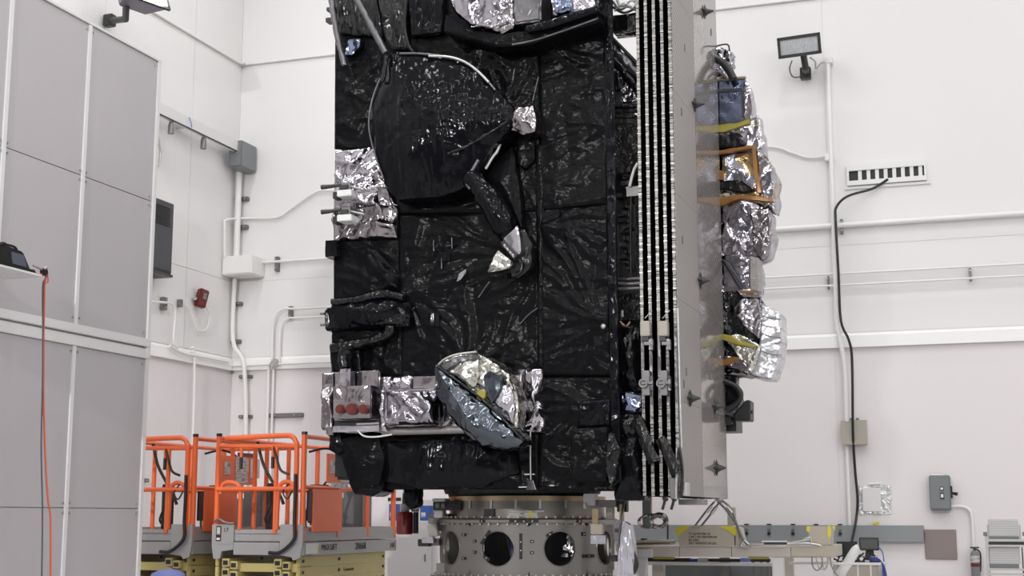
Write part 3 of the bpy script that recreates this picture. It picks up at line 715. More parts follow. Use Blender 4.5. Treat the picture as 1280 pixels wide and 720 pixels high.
def film_panel(name, corners, off, m, seed, anchors=(), nf=26, amp=.016, parent=SC, res=.022, thick=.022, edge=.014, fine=.3):
    """stretched film: pillow edges, random creases, folds that fan out from anchor points (all in metres on the plane)"""
    rs = np.random.RandomState(seed); Yf = YS-off
    TL, TR, BR, BL = [np.array(ony(x, y, Yf)) for x, y in corners]
    W = np.linalg.norm(TR-TL); H = np.linalg.norm(TL-BL)
    nu, nv = max(4, int(W/res)), max(4, int(H/res))
    U, V = np.meshgrid(np.linspace(0, 1, nu+1), np.linspace(0, 1, nv+1))
    P = ((1-U)*(1-V))[..., None]*TL + (U*(1-V))[..., None]*TR + (U*V)[..., None]*BR + ((1-U)*V)[..., None]*BL
    X, Z = P[..., 0], P[..., 2]
    wx = X + .05*np.sin(Z*3.1+seed)+.025*np.sin(Z*9+X*4+seed*2); wz = Z + .05*np.sin(X*2.7+seed*1.7)+.025*np.sin(X*8-Z*5)
    h = np.zeros_like(X)
    def fold(cx, cz, th, L, w_, a):
        dx, dz = wx-cx, wz-cz
        al = dx*math.cos(th)+dz*math.sin(th); pe = -dx*math.sin(th)+dz*math.cos(th)
        return a*np.exp(-np.abs(pe/w_)**1.35)*np.exp(-(al/L)**4)
    x0, x1, z0, z1 = X.min(), X.max(), Z.min(), Z.max()
    for i in range(nf):
        h += fold(rs.uniform(x0, x1), rs.uniform(z0, z1), rs.normal(.25, .55)+(PI/2 if rs.rand() < .25 else 0), rs.uniform(.1, .45), rs.uniform(.015, .05), amp*rs.uniform(.5, 1.3)*(1 if rs.rand() < .7 else -1))
    for i in range(int(nf*fine*6)):
        h += fold(rs.uniform(x0, x1), rs.uniform(z0, z1), rs.uniform(0, PI), rs.uniform(.04, .14), rs.uniform(.008, .02), amp*.4*rs.uniform(.5, 1.2)*(1 if rs.rand() < .6 else -1))
    for (ax, ay, a0, a1, nfan, L) in anchors:
        A = ony(ax, ay, Yf)
        for k in range(nfan):
            th = R(a0+(a1-a0)*(k+rs.uniform(.2, .8))/nfan); l = L*rs.uniform(.5, 1.1)
            h += fold(A.x+math.cos(th)*l*.55, A.z+math.sin(th)*l*.55, th+rs.normal(0, .03), l*.55, rs.uniform(.015, .04), amp*1.2*rs.uniform(.6, 1.3))
    h += .02*np.sin(X*1.9+seed)*np.sin(Z*1.6+seed)
    de = np.minimum(np.minimum(U, 1-U)*W, np.minimum(V, 1-V)*H)
    pil = np.clip(de/edge, 0, 1); pil = pil*(2-pil)
    Yv = Yf + thick*(1-pil) - h*pil
    vs = np.stack([X, Yv, Z], -1).reshape(-1, 3)
    idx = np.arange((nu+1)*(nv+1)).reshape(nv+1, nu+1)
    faces = np.stack([idx[:-1, :-1], idx[1:, :-1], idx[1:, 1:], idx[:-1, 1:]], -1).reshape(-1, 4)
    o = origin_of(parent)
    me = bpy.data.meshes.new(name); me.from_pydata((vs-np.array(o)).tolist(), [], faces.tolist())
    ob = bpy.data.objects.new(name, me); ob.parent = parent; me.materials.append(MT[m])
    for p in me.polygons: p.use_smooth = True
    COL.objects.link(ob); return ob

# core box and upper thin bulkhead
XA, XB = -6.55, -3.53
b = B(); box(b, (XA+.02, YS+.06, 1.83), (XB-.01, 16.2, 5.83)); lathe(b, (SC.location.x+.06, 14.7), [(0, 1.668), (.84, 1.668), (.9, 1.84), (0, 1.84)], 48); put('bus_body', b, 'blackcloth', SC, bevel=.03)
b = B(); box(b, (XA+.02, YS+.06, 5.84), (XB-.01, YS+.34, 7.7)); put('upper_bulkhead', b, 'blackcloth', SC, bevel=.03)
# blanket panels on the front
film_panel('blanket_panel', [(418, 30), (478, 30), (476, 190), (417, 186)], 0, 'film', 3, [(440, 110, -60, 60, 6, .5)], 14)
film_panel('blanket_panel', [(470, -12), (674, -14), (674, 262), (474, 268)], .0, 'film', 4, [(640, 150, 10, 120, 8, .9), (600, 60, 200, 340, 7, .7), (668, 70, 160, 250, 7, .8)], 24)
film_panel('blanket_panel', [(674, -14), (757, -20), (761, 255), (674, 262)], .0, 'film', 5, [(758, 160, 140, 220, 7, .8), (676, 60, -50, 40, 5, .5)], 16)
film_panel('blanket_panel', [(416, 298), (500, 297), (500, 372), (416, 376)], .0, 'film', 6, [(496, 360, 120, 200, 7, .7)], 16, amp=.02)
film_panel('blanket_panel', [(498, 268), (674, 264), (676, 470), (500, 474)], .0, 'film', 7, [(500, 368, -70, 60, 12, .9), (668, 330, 120, 250, 12, 1.1), (585, 470, 30, 150, 9, .8)], 26)
film_panel('blanket_panel', [(414, 376), (502, 374), (502, 472), (413, 474)], .0, 'film', 8, [(500, 375, 160, 260, 8, .7)], 16, amp=.022)
film_panel('blanket_panel', [(674, 262), (761, 255), (766, 470), (677, 470)], .0, 'film', 9, [(758, 408, 110, 250, 16, 1.6), (676, 285, -60, 30, 8, .7)], 12, amp=.02)
film_panel('blanket_panel', [(440, 540), (674, 538), (674, 612), (452, 612)], -.02, 'film', 10, [(560, 600, 30, 150, 9, .6)], 22, amp=.02)
film_panel('blanket_panel', [(676, 470), (766, 470), (767, 614), (672, 614)], -.01, 'film', 11, [(735, 500, 150, 290, 9, .6)], 22, amp=.02)
# vertical seam strips
film_panel('edge_blanket', [(752, -14), (765, -20), (776, 600), (764, 610)], .03, 'film2', 12, [], 40, amp=.012, res=.015, edge=.02)
film_panel('seam_tape', [(668, 180), (678, 180), (681, 460), (671, 460)], .025, 'film', 13, [], 12, amp=.006, edge=.015, thick=.03)
film_panel('pocket_patch', [(706, 136), (728, 135), (728, 156), (706, 158)], .03, 'film', 15, [], 4, amp=.004, edge=.02, thick=.03)
film_panel('pocket_patch', [(722, 500), (764, 497), (764, 534), (722, 537)], .03, 'film2', 16, [], 12, amp=.012, edge=.02, thick=.04)
pbox('lower_box', 713, 537, 757, 601, .12, .2, 'film', res=.05, amp=.012, sc=5, seed=5, smooth=.8)
film_panel('box_cover', [(712, 536), (758, 534), (757, 602), (712, 602)], .13, 'film', 17, [(715, 600, 20, 90, 4, .4)], 10, amp=.01)
pprism('crinkled_flap', [(757, 540), (766, 536), (775, 560), (770, 600), (762, 612), (755, 590)], .12, .25, 'film3', res=.035, amp=.03, sc=9, seed=8)
b = B(); q = ony(754, 408, YS-.06)
bmesh.ops.create_icosphere(b, subdivisions=2, radius=.03, matrix=Matrix.Translation(q)); put('bright_button', b, 'steel', SC, smooth=1)
for (x, y) in ((542, 300), (565, 297), (552, 322)):
    ptube('stitch_tab', [(x, y), (x, y+14)], .006, 'foilstrap', off=.025, n=1)
pbox('small_pad', 548, 315, 562, 327, .03, .03, 'film2'); pbox('small_pad', 536, 392, 549, 408, .04, .05, 'film2')
for pts in ([(598, 372), (606, 360), (612, 352)], [(650, 405), (661, 393), (672, 385)], [(505, 400), (512, 392), (518, 384)], [(666, 126), (669, 112), (673, 96)], [(641, 98), (643, 88), (647, 78)]):
    ptube('glint_tube', pts, .006, 'foilstrap', off=.03)  # highlights on the film, put in as thin foil tubes

# large wrapped reflector on the front
cov = [(478, 84), (481, 72), (497, 66), (522, 66), (548, 69), (580, 76), (603, 92), (622, 114), (641, 135), (643, 150), (634, 166), (614, 184), (603, 205), (592, 226), (575, 236), (545, 246), (515, 248), (497, 250), (488, 240), (480, 222), (470, 196), (463, 170), (461, 150), (466, 118)]
cover = pdome('reflector_cover', cov, .30, .30, .17, 'film2', res=.04, amp=.02, sc=6, seed=21, smooth=.5)
ptube('reflector_rim', [(497, 66), (520, 67), (548, 70), (578, 77), (602, 93), (619, 112)], [.012]*31, 'trim', cover, off=.33, n=6) if False else None
ptube('reflector_rim', [(500, 67), (522, 67), (550, 70), (579, 77), (602, 93), (619, 113)], .013, 'foilstrap', cover, off=.335)
ptube('reflector_rim', [(536, 70), (560, 71), (580, 77), (596, 88), (611, 103)], .013, 'alu', cover, off=.345)
ptube('reflector_rim', [(475, 98), (466, 122), (461, 150), (463, 172), (470, 197), (479, 222)], .008, 'foilstrap', cover, off=.33)
ptube('reflector_rim', [(530, 244), (545, 245), (567, 240)], .016, 'alu', cover, off=.24)
ptube('reflector_rim', [(607, 211), (616, 196), (622, 188), (627, 172)], .016, 'alu', cover, off=.2)
ptube('cover_fold', [(484, 70), (482, 84), (478, 102)], .022, 'film3', cover, off=.36, res=.04)
ptube('cover_fold', [(588, 236), (583, 226), (592, 210), (598, 200)], .02, 'foilstrap', cover, off=.36)
ptube('cover_fold', [(560, 192), (585, 182), (612, 166), (634, 152)], .014, 'film3', cover, off=.42, res=.04)
pdome('foil_cap', [(643, 134), (665, 133), (669, 148), (668, 164), (655, 168), (640, 162), (637, 148)], .28, .28, .06, 'mauve', res=.035, amp=.02, sc=12, seed=4)
pprism('black_pouch', [(645, 165), (668, 164), (668, 200), (655, 212), (645, 205)], .06, .1, 'film', res=.06, amp=.012)

# feed arm with silver joint
arm = ptube('feed_arm', [(588, 222, .3), (604, 238, .33), (617, 258, .33), (628, 278, .3), (637, 294, .25)], [.10]*6+[.12]*6+[.125]*6+[.10]*3, 'film2', seg=12, res=.05, amp=.02, sc=7, seed=9)
pprism('joint_sleeve', [(626, 298), (646, 280), (650, 300), (651, 316), (644, 320)], .36, .18, 'silver', arm, res=.05, amp=.012, sc=5, seed=10)
pprism('joint_sleeve', [(623, 310), (642, 325), (638, 335), (622, 338), (607, 341), (611, 332), (615, 320)], .36, .18, 'pearl', arm, res=.05, amp=.015, sc=6, seed=11)
pprism('joint_band', [(625, 303), (630, 300), (647, 318), (642, 325)], .40, .2, 'black', arm, res=None, bev=.008)
for k in range(4):
    x, y = 630.5+3.4*k, 307+3.9*k
    pprism('printed_tab', [(x-1.5, y-.8), (x+.2, y-2.2), (x+2.2, y+1.2), (x+.5, y+2.8)], .408, .02, 'lpaper', arm, res=None, bev=0)
pdome('joint_housing', [(640, 290), (655, 288), (664, 305), (662, 335), (648, 346), (636, 340), (646, 320)], .2, .2, .05, 'film3', res=.05, amp=.02, sc=8, seed=12)
ptube('hinge_loop', [(645, 322), (652, 330), (650, 341), (640, 345)], .018, 'film3', off=.28)
pprism('foil_glint', [(571, 352), (574, 342), (583, 336), (582, 341), (576, 349)], .1, .05, 'silver', res=.04, amp=.01, bev=0)  # thin bright glints, put in as a sliver of silver foil
pdome('arm_pouch', [(604, 215), (640, 185), (650, 240), (652, 285), (630, 262)], .1, .1, .05, 'film', res=.07, amp=.015)  # black film dome behind the feed arm

# silver patch with two latches, left edge
sp_ = film_panel('silver_patch', [(418, 188), (470, 183), (497, 258), (416, 262)], .04, 'silver', 41, [(424, 240, 0, 60, 8, .7), (470, 262, 90, 160, 6, .5)], 14, amp=.034, res=.016, edge=.02)
film_panel('silver_patch', [(416, 260), (497, 256), (495, 297), (416, 301)], .05, 'mauve', 42, [(485, 262, 180, 250, 9, .6)], 16, amp=.034, res=.016, edge=.02)
pprism('pleated_foil', [(452, 212), (470, 208), (486, 240), (492, 262), (478, 262), (462, 250), (450, 262), (442, 246)], .09, .06, 'mauve', res=.035, amp=.03, sc=10, seed=6, bev=.01)
pprism('pleated_foil', [(455, 262), (480, 255), (484, 280), (470, 290), (440, 282), (430, 268)], .10, .06, 'silver', res=.035, amp=.03, sc=10, seed=7, bev=.01)
for dy in (0, 31):
    lt = thing('x', '', '', (0, 0, 0)) if False else None
    k = pbox('latch', 421, 237+dy, 439, 245+dy, .26, .2, 'white', bevel=.006)
    pbox('latch_bracket', 427, 228+dy, 438, 237+dy, .22, .12, 'unistrut', k); pbox('latch_bracket', 424, 231+dy, 434, 236+dy, .25, .05, 'darkmetal', k)
    ptube('latch_rod', [(402, 234+dy), (413, 233+dy), (426, 231+dy)], [.028, .022, .016], 'darkmetal', k, off=.24, sm=False)
    pbox('latch_foot', 416, 240+dy, 421, 248+dy, .24, .12, 'black', k)
    ptube('latch_rod', [(439, 233+dy), (455, 237+dy)], .012, 'steel', k, off=.2, sm=False)
# black boxes on the left edge
pbox('edge_box', 406.5, 300, 421, 321, .12, .35, 'film2', res=.05, amp=.012, seed=2, smooth=.6)
g1 = pbox('edge_box', 405, 384, 438, 413, .14, .35, 'film2', res=.06, amp=.015, seed=3, smooth=.6, bevel=.02)
for y in (392, 406): ptube('pin', [(400.5, y), (405.5, y)], .014, 'unistrut', g1, off=.1, n=1)
pdome('black_bolster', [(414, 382), (450, 377), (490, 374), (512, 380), (512, 396), (490, 406), (460, 410), (418, 414)], .1, .12, .1, 'film2', res=.045, amp=.025, sc=7, seed=14)
ptube('black_hose', [(415, 378), (450, 374), (480, 368), (505, 372)], .04, 'film3', off=.12, res=.05, amp=.02, seed=15)
ptube('black_hose', [(414, 436), (440, 432), (470, 424), (486, 416), (488, 408)], .05, 'film3', off=.12, res=.05, amp=.02, seed=16)
pprism('black_pouch', [(411, 436), (428, 434), (448, 436), (450, 466), (412, 466)], .12, .2, 'film2', res=.05, amp=.02, seed=17)
ptube('black_hose', [(432, 436), (428, 446), (431, 460)], .055, 'film3', off=.26, res=.05, amp=.015, seed=18)
pbox('foil_connector', 425, 461, 438, 482, .3, .12, 'lilac', res=.05, amp=.01, smooth=.7)
pprism('gloss_pad', [(440, 396), (470, 388), (508, 392), (505, 404), (470, 408)], .16, .08, 'film3', res=.04, amp=.02, seed=19)
pbox('small_pad', 495, 392, 512, 408, .14, .05, 'film2', res=.05)

# lower silver equipment row
base = film_panel('foil_skirt', [(404, 470), (655, 466), (655, 541), (404, 545)], .10, 'mauve', 51, [], 40, amp=.012, edge=.02, thick=.12)
pbox('skirt_core', 401, 464, 474, 537, .16, .26, 'mauve', res=.05, amp=.012, seed=20, smooth=.6, bevel=.012)
sb = pbox('sensor_box', 416, 482, 464, 523, .34, .22, 'mauve', res=.06, amp=.006, seed=21, smooth=.7, bevel=.012)
for x, r in ((425.5, .048), (440, .062), (454.5, .050)):
    q = ony(x, 511.5, YS-.36)
    b = B(); tube(b, [q+Vector((0, .03, 0)), q-Vector((0, .03, 0))], r, 8); cp = put('red_cap', b, 'red', sb, bevel=.006)
    b = B(); tube(b, [q-Vector((0, .029, 0)), q-Vector((0, .036, 0))], r*.68, 8); fc = put('cap_face', b, 'red', sb)
pbox('shadow_slot', 418, 525, 474, 532, .20, .1, 'black'); ptube('slot_bar', [(446, 530), (474, 529)], .012, 'steel', off=.24, n=1)  # solid black block puts in the shade of the gap under the sensor box
pbox('skirt_lip', 416, 532, 474, 540, .2, .1, 'silver', res=.04, amp=.01, seed=2, smooth=.6)
pbox('foil_box', 480, 486, 547, 532, .30, .24, 'lilac', res=.045, amp=.022, sc=5, seed=23, smooth=.5, bevel=.02)
pbox('foil_box', 478, 471, 514, 488, .22, .16, 'silver', res=.045, amp=.02, seed=24, smooth=.5)
pbox('foil_box', 515, 470, 546, 487, .27, .2, 'mauve', res=.045, amp=.012, seed=25, smooth=.5, bevel=.012)
film_panel('foil_front', [(481, 488), (546, 487), (546, 531), (481, 532)], .33, 'lilac', 55, [(545, 530, 100, 190, 9, .5), (490, 490, -60, 10, 5, .3)], 14, amp=.03, edge=.03, thick=.05, res=.015)
film_panel('foil_front', [(476, 471), (514, 470), (514, 488), (478, 489)], .25, 'silver', 56, [(500, 488, 60, 130, 5, .2)], 12, amp=.022, edge=.02, thick=.04, res=.015)
film_panel('foil_front', [(417, 483), (463, 482), (463, 502), (417, 503)], .352, 'mauve', 57, [(463, 484, 180, 250, 5, .4)], 5, amp=.008, edge=.01, thick=.01, res=.015)
film_panel('foil_front', [(474, 486), (482, 486), (482, 540), (474, 540)], .28, 'silver', 58, [], 12, amp=.02, edge=.02, thick=.05, res=.012)
film_panel('foil_front', [(402, 466), (416, 466), (416, 536), (402, 536)], .19, 'mauve', 59, [], 18, amp=.014, edge=.01, thick=.02, res=.012)
film_panel('scrim_strip', [(474, 534), (600, 531), (600, 541), (474, 544)], .16, 'scrim', 52, [], 10, amp=.005, edge=.01, thick=.06)
film_panel('foil_patch', [(657, 460), (679, 460), (679, 541), (655, 541)], .07, 'silver', 53, [(665, 505, 60, 120, 6, .3)], 22, amp=.024, res=.014, edge=.015, thick=.07)
film_panel('foil_patch', [(645, 461), (658, 460), (657, 541), (650, 541)], .05, 'foilstrap', 54, [], 10, amp=.01, edge=.015, thick=.05)
ptube('white_wire', [(447, 538), (455, 545), (470, 546), (490, 543)], .009, 'white', off=.24)

# small silver dish reflector, tilted
ds = pdome('dish_shell', [(546, 458), (560, 468), (580, 483), (600, 498), (620, 516), (640, 536), (655, 551), (645, 557), (628, 559), (606, 555), (588, 545), (572, 528), (560, 510), (550, 492)], .5, .30, .14, 'steelblue', res=.03, amp=.045, sc=4.5, seed=61, cen=(592, 525), power=1.8)
df = pprism('dish_face', [(547, 456), (556, 449), (572, 443), (596, 440), (612, 449), (626, 458), (638, 472), (646, 490), (648, 510), (645, 537), (625, 519), (600, 498), (578, 481), (560, 467)], .42, .30, 'pearl', ds, res=.035, amp=.035, sc=5, seed=62, smooth=.4)
pdome('foil_lobe', [(560, 466), (575, 452), (597, 450), (598, 470), (592, 490), (575, 478)], .45, .1, .05, 'pearl', ds, res=.045, amp=.02, sc=9, seed=63)
pprism('strut_foil', [(604, 470), (612, 463), (626, 470), (625, 486), (614, 505), (606, 490)], .50, .08, 'steelblue', ds, res=.06, amp=.008, sc=6, seed=64, smooth=None, bev=.006)
pprism('yellow_tape', [(596, 490), (600, 487), (607, 489), (606, 497), (600, 501), (595, 497)], .53, .06, 'olive', ds, res=.04, amp=.008, bev=.004)
pdome('foil_lobe', [(612, 505), (628, 482), (640, 486), (644, 510), (640, 528)], .45, .1, .04, 'silver', ds, res=.045, amp=.02, sc=9, seed=65)
ptube('dish_rim', [(546, 458), (562, 469), (582, 484), (602, 499), (622, 517), (642, 538), (655, 551)], .014, 'film3', ds, off=.53)
ptube('dish_rim', [(548, 456), (556, 449), (572, 443), (596, 440)], .012, 'steel', ds, off=.45)
pprism('rim_foil', [(548, 456), (570, 445), (597, 441), (598, 449), (575, 455), (556, 466)], .47, .1, 'foilstrap', ds, res=.05, amp=.015, sc=9, seed=66)
pbox('black_tag', 555, 481, 561, 486, .63, .03, 'black', ds, rot=R(35))

# black bags under the silver row
pdome('black_bag', [(424, 548), (455, 546), (474, 550), (480, 575), (474, 604), (455, 609), (438, 604), (430, 580)], .1, .25, .06, 'film', res=.05, amp=.012, sc=4, seed=71)
pdome('black_bag', [(412, 544), (425, 543), (430, 562), (420, 568), (411, 562)], .12, .2, .03, 'film2', res=.05, seed=72)
pdome('black_bag', [(436, 603), (480, 600), (478, 614), (466, 620), (444, 617)], .05, .3, .04, 'film2', res=.05, seed=73)
pdome('black_bag', [(480, 555), (560, 550), (640, 560), (648, 590), (600, 606), (520, 608), (480, 600)], .02, .1, .05, 'film2', res=.05, amp=.035, sc=2.2, seed=74)
pprism('hanging_pouch', [(502, 600), (520, 600), (522, 632), (512, 640), (503, 630)], -.2, .2, 'film2', res=.05, seed=75)
ptube('release_wire', [(663, 538, .1), (663, 575, .1), (663.5, 606, .1)], .008, 'steel', n=1)
pprism('wire_anchor', [(661, 600), (666, 600), (670, 612), (657, 612)], .13, .05, 'mauve', res=None, bev=.004)
for x0, x1, y in ((648, 668, 608), (655, 668, 592), (687, 693, 606)): pbox('bright_clip', x0, y, x1, y+1.6, .08, .03, 'steel')

# top of the picture: foil boxes above a black ledge, two foil straps
ptube('foil_strut', [(412, -12), (417, 22), (423, 52), (431, 82)], .029, 'foilstrap', off=.32, res=.05, amp=.012, seed=81)
ptube('foil_strut', [(440, -12), (456, 18), (470, 44), (482, 66)], .030, 'foilstrap', off=.36, res=.05, amp=.012, seed=82)
pprism('black_pouch', [(418, -14), (470, -14), (478, 25), (480, 44), (440, 44), (420, 40)], .08, .15, 'film3', res=.045, amp=.02, seed=83)
pprism('black_pouch', [(472, -14), (505, -14), (508, 30), (510, 62), (488, 60), (478, 40)], .12, .18, 'film3', res=.045, amp=.025, seed=84)
pprism('black_pouch', [(508, -14), (552, -14), (556, 20), (552, 42), (512, 46)], .10, .15, 'film2', res=.05, amp=.02, seed=85)
pprism('foil_flap', [(436, 50), (450, 49), (449, 58), (440, 68), (432, 68)], .08, .05, 'bluefoil', res=.035, amp=.02, sc=11, seed=86, bev=0)
ptube('foil_wire', [(508, 0), (506, 30), (510, 55), (520, 70)], .016, 'film3', off=.3, res=.04, amp=.01)
pbox('edge_clip', 408, 9, 414, 13, .1, .1, 'darkmetal'); pbox('edge_clip', 407, 22, 414, 27, .1, .1, 'darkmetal')
pprism('edge_pouch', [(413, -14), (420, -14), (421, 30), (416, 28)], .05, .2, 'film3', res=.05, amp=.01)
pprism('foil_housing', [(552, -16), (646, -16), (641, 12), (632, 28), (612, 34), (586, 33), (566, 16)], .34, .4, 'lilac', res=.04, amp=.05, sc=3.2, seed=87)
pprism('foil_housing', [(585, 33), (612, 20), (630, 14), (636, 28), (616, 36)], .40, .15, 'silver', res=.035, amp=.03, sc=7, seed=88)
pprism('foil_housing', [(616, 18), (640, 0), (643, 34), (628, 40), (614, 36)], .38, .2, 'mauve', res=.035, amp=.035, sc=10, seed=89)
pbox('grey_box', 641, -16, 676, 28, .36, .4, 'foilstrap', res=.06, amp=.014, sc=4, seed=90, smooth=.5, bevel=.02)
pprism('foil_housing', [(684, -16), (743, -16), (746, 9), (726, 15), (706, 20), (688, 22)], .36, .4, 'silver', res=.035, amp=.05, sc=4, seed=91)
pprism('foil_housing', [(696, -4), (712, -10), (716, 10), (706, 17), (692, 16)], .42, .1, 'bluefoil', res=.04, amp=.03, sc=8, seed=92)
pprism('black_ledge', [(556, 16), (586, 36), (620, 40), (655, 37), (690, 28), (746, 11), (748, 26), (700, 42), (660, 56), (620, 58), (575, 46), (552, 40)], .34, .4, 'film', res=.05, amp=.014, sc=5, seed=93)
ptube('ledge_piping', [(640, 56), (665, 51), (700, 40), (747, 23)], .010, 'foilstrap', off=.36)
pprism('black_ledge', [(655, 32), (690, 23), (745, 5), (747, 14), (690, 33), (656, 40)], .44, .2, 'film2', res=.05, amp=.01, seed=94)

# equipment seen in the gap between the bus and the folded solar panels
def gbox(name, a, b_, c, d, m, Yg=13.55, dep=.25, **k): return pbox(name, a, b_, c, d, 0, dep, m, Y=Yg, **k)
gbox('side_box', 764, 17, 798, 38, 'film3', res=.05, amp=.015, smooth=.5)
for i, pts in enumerate([[(766, 2), (775, 12), (785, 8), (797, 14)], [(768, 14), (780, 4), (790, 10), (797, 2)], [(765, 8), (780, 16), (797, 9)], [(770, -4), (776, 8), (790, 0), (797, 7)]]):
    ptube('side_cable', pts, .014, ('foilstrap', 'steel', 'cable', 'steel')[i], off=0, Y=13.5)
ptube('side_rod', [(762, 44), (799, 82)], .018, 'black', off=0, Y=13.45, n=1)
ptube('foil_hose', [(762, 56), (775, 70), (799, 94)], .055, 'foilstrap', off=0, Y=13.5, res=.04, amp=.03, seed=3)
ptube('foil_hose', [(764, 72), (780, 88), (799, 112)], .05, 'film3', off=0, Y=13.5, res=.04, amp=.02, seed=4)
pdome('black_bundle', [(763, 80), (780, 86), (784, 104), (770, 112), (763, 108)], 0, .2, .05, 'film3', Y=13.5, seed=5)
gbox('foil_module', 776, 101, 799, 128, 'silver', res=.03, amp=.03, sc=14, smooth=.5)
gbox('module_frame', 767, 96, 799, 131, 'foilstrap', Yg=13.6, res=.05, amp=.02, smooth=.5)
for y in (132, 139, 146): ptube('side_tube', [(768, y), (800, y)], .022, 'side', off=0, Y=13.5, n=1)
gbox('side_cover', 766, 154, 800, 216, 'side', res=.05, amp=.02, smooth=.5)
ptube('pale_strut', [(797, 204), (792, 214), (787, 233)], .016, 'trim', off=0, Y=13.42)
gbox('bronze_block', 783, 233, 798, 245, 'unistrut', Yg=13.45, dep=.15)
rs = random.Random(5)
for k in range(16):
    y = 218+k*7.7; x = rs.uniform(768, 784)
    gbox('small_fitting', x, y, x+rs.uniform(6, 13), y+rs.uniform(3, 6), rs.choice(['side', 'foilstrap', 'side', 'darkmetal', 'unistrut', 'side']), Yg=13.5+rs.uniform(0, .1), dep=.15)
for x in (789, 795): ptube('side_cable', [(x, 245), (x+rs.uniform(-2, 2), 290), (x, 345)], .012, 'cable' if x == 789 else 'side', off=0, Y=13.48)
for k, y in enumerate((349, 355, 361)): ptube('side_tube', [(768, y+rs.uniform(-1, 1)), (783, y), (800, y-1)], .02, 'unistrut' if k else 'foilstrap', off=0, Y=13.45)
gbox('side_cover', 766, 367, 800, 400, 'side', res=.05, amp=.02, smooth=.5)
ptube('side_tube', [(778, 388), (778, 396)], .015, 'alu', off=0, Y=13.4, n=1)  # bright glint put in as a short pale tube
ptube('side_cable', [(775, 402), (782, 408), (788, 402)], .014, 'ringgold', off=0, Y=13.42)
pdome('black_bag', [(770, 412), (785, 404), (800, 412), (802, 450), (799, 484), (780, 486), (766, 470), (766, 430)], 0, .2, .08, 'film3', Y=13.5, seed=33, amp=.025)
pprism('foil_cloth', [(762, 489), (775, 487), (798, 491), (804, 492), (804, 510), (790, 516), (762, 515)], 0, .2, 'bluefoil', Y=13.25, res=.035, amp=.03, sc=7, seed=34)
pdome('black_bundle', [(762, 520), (795, 518), (803, 530), (800, 548), (762, 546)], 0, .2, .06, 'film3', Y=13.3, seed=35, amp=.035)
pdome('black_bag', [(768, 545), (798, 542), (806, 575), (805, 624), (770, 624), (764, 580)], 0, .3, .08, 'film2', Y=13.3, seed=36, amp=.03)
ptube('black_strap', [(797, 524), (806, 548), (818, 578)], .06, 'film3', off=0, Y=13.15, seg=6, res=.05)
ptube('black_strap', [(825, 548), (833, 562), (846, 592)], .055, 'film3', off=0, Y=13.12, seg=6, res=.05)

# folded solar wing: five panels edge-on, outer face visible
ZP0, ZP1, YP0, YP1 = 1.645, 7.7, 13.2, 15.64
xs = [-3.215+.0825*i for i in range(5)]
rs = random.Random(9)
for z in (2.6, 5.2): b = B(); box(b, (-3.6, 15.0, z), (-3.2, 15.4, z+.3)); put('wing_mount', b, 'darkmetal', SC)
for i, x in enumerate(xs):
    b = B(); box(b, (x, YP0+.012, ZP0), (x+.027, YP1, ZP1)); sp_o = put('solar_panel', b, 'celldark', SC)
    b = B(); box(b, (x-.001, YP0, ZP0), (x+.028, YP0+.014, ZP1)); put('edge_strip', b, 'edge', sp_o)
    z = ZP0+.05; k_ = 0
    b = B()                       # small edge clips
    while z < ZP1-.1:
        if not (2.35 < z < 3.35): box(b, (x-.004, YP0-.003, z), (x+.031, YP0+.01, z+rs.uniform(.006, .012)))
        z += rs.uniform(.05, .13)
    stuff(put('edge_clip', b, 'steel', sp_o))
    b = B(); box(b, (x+.001, YP0-.005, 2.50), (x+.026, YP0+.01, 3.28)); put('smooth_edge', b, 'foilstrap', sp_o)
    if i < 4:
        b = B(); box(b, (x+.027, YP0+.6, ZP0+.02), (x+.0825, YP0+.64, ZP1)); put('spacer', b, 'black', sp_o)
XF = xs[4]+.034
ymid = onx(868, 131, XF).y
zr = [ZP0, 2.55, 3.55, 4.6, 5.65, 6.7, ZP1]
for k in range(6):
    for y0, y1 in ((YP0, ymid), (ymid, YP1)):
        b = B(); box(b, (XF-.002, y0+.004, zr[k]+.0015), (XF+.006, y1-.004, zr[k+1]-.0015)); put('face_sheet', b, 'cellback' if y1 == YP1 else 'cellmatte', sp_o)
for (px, py) in ((880, 15), (868, 131), (875, 351), (862, 498), (893, 508), (895, 585)):
    q = onx(px, py, XF+.01); b = B()
    tube(b, [q, q+Vector((.03, 0, 0))], .045, 8); tube(b, [q, q+Vector((.05, 0, 0)), q+Vector((.11, 0, .0))], [.05, .03, .008], 8)
    for a in range(4):
        th = a*PI/2; d = Vector((0, math.cos(th), math.sin(th)))
        tube(b, [q+Vector((.008, 0, 0))+d*.02, q+Vector((.008, 0, 0))+d*(.13 if a % 2 == 0 else .085)], [.024, .004], 5)
    put('hold_down_fitting', b, 'darkmetal', sp_o)
for (px, py) in ((889, 40), (889, 78), (856, 60), (852, 140), (853, 300), (858, 465), (855, 480), (898, 440), (887, 470), (884, 495)):
    q = onx(px, py, XF+.008); b = B(); obox(b, q, (.012, .02, .08)); put('face_tab', b, 'unistrut', sp_o)
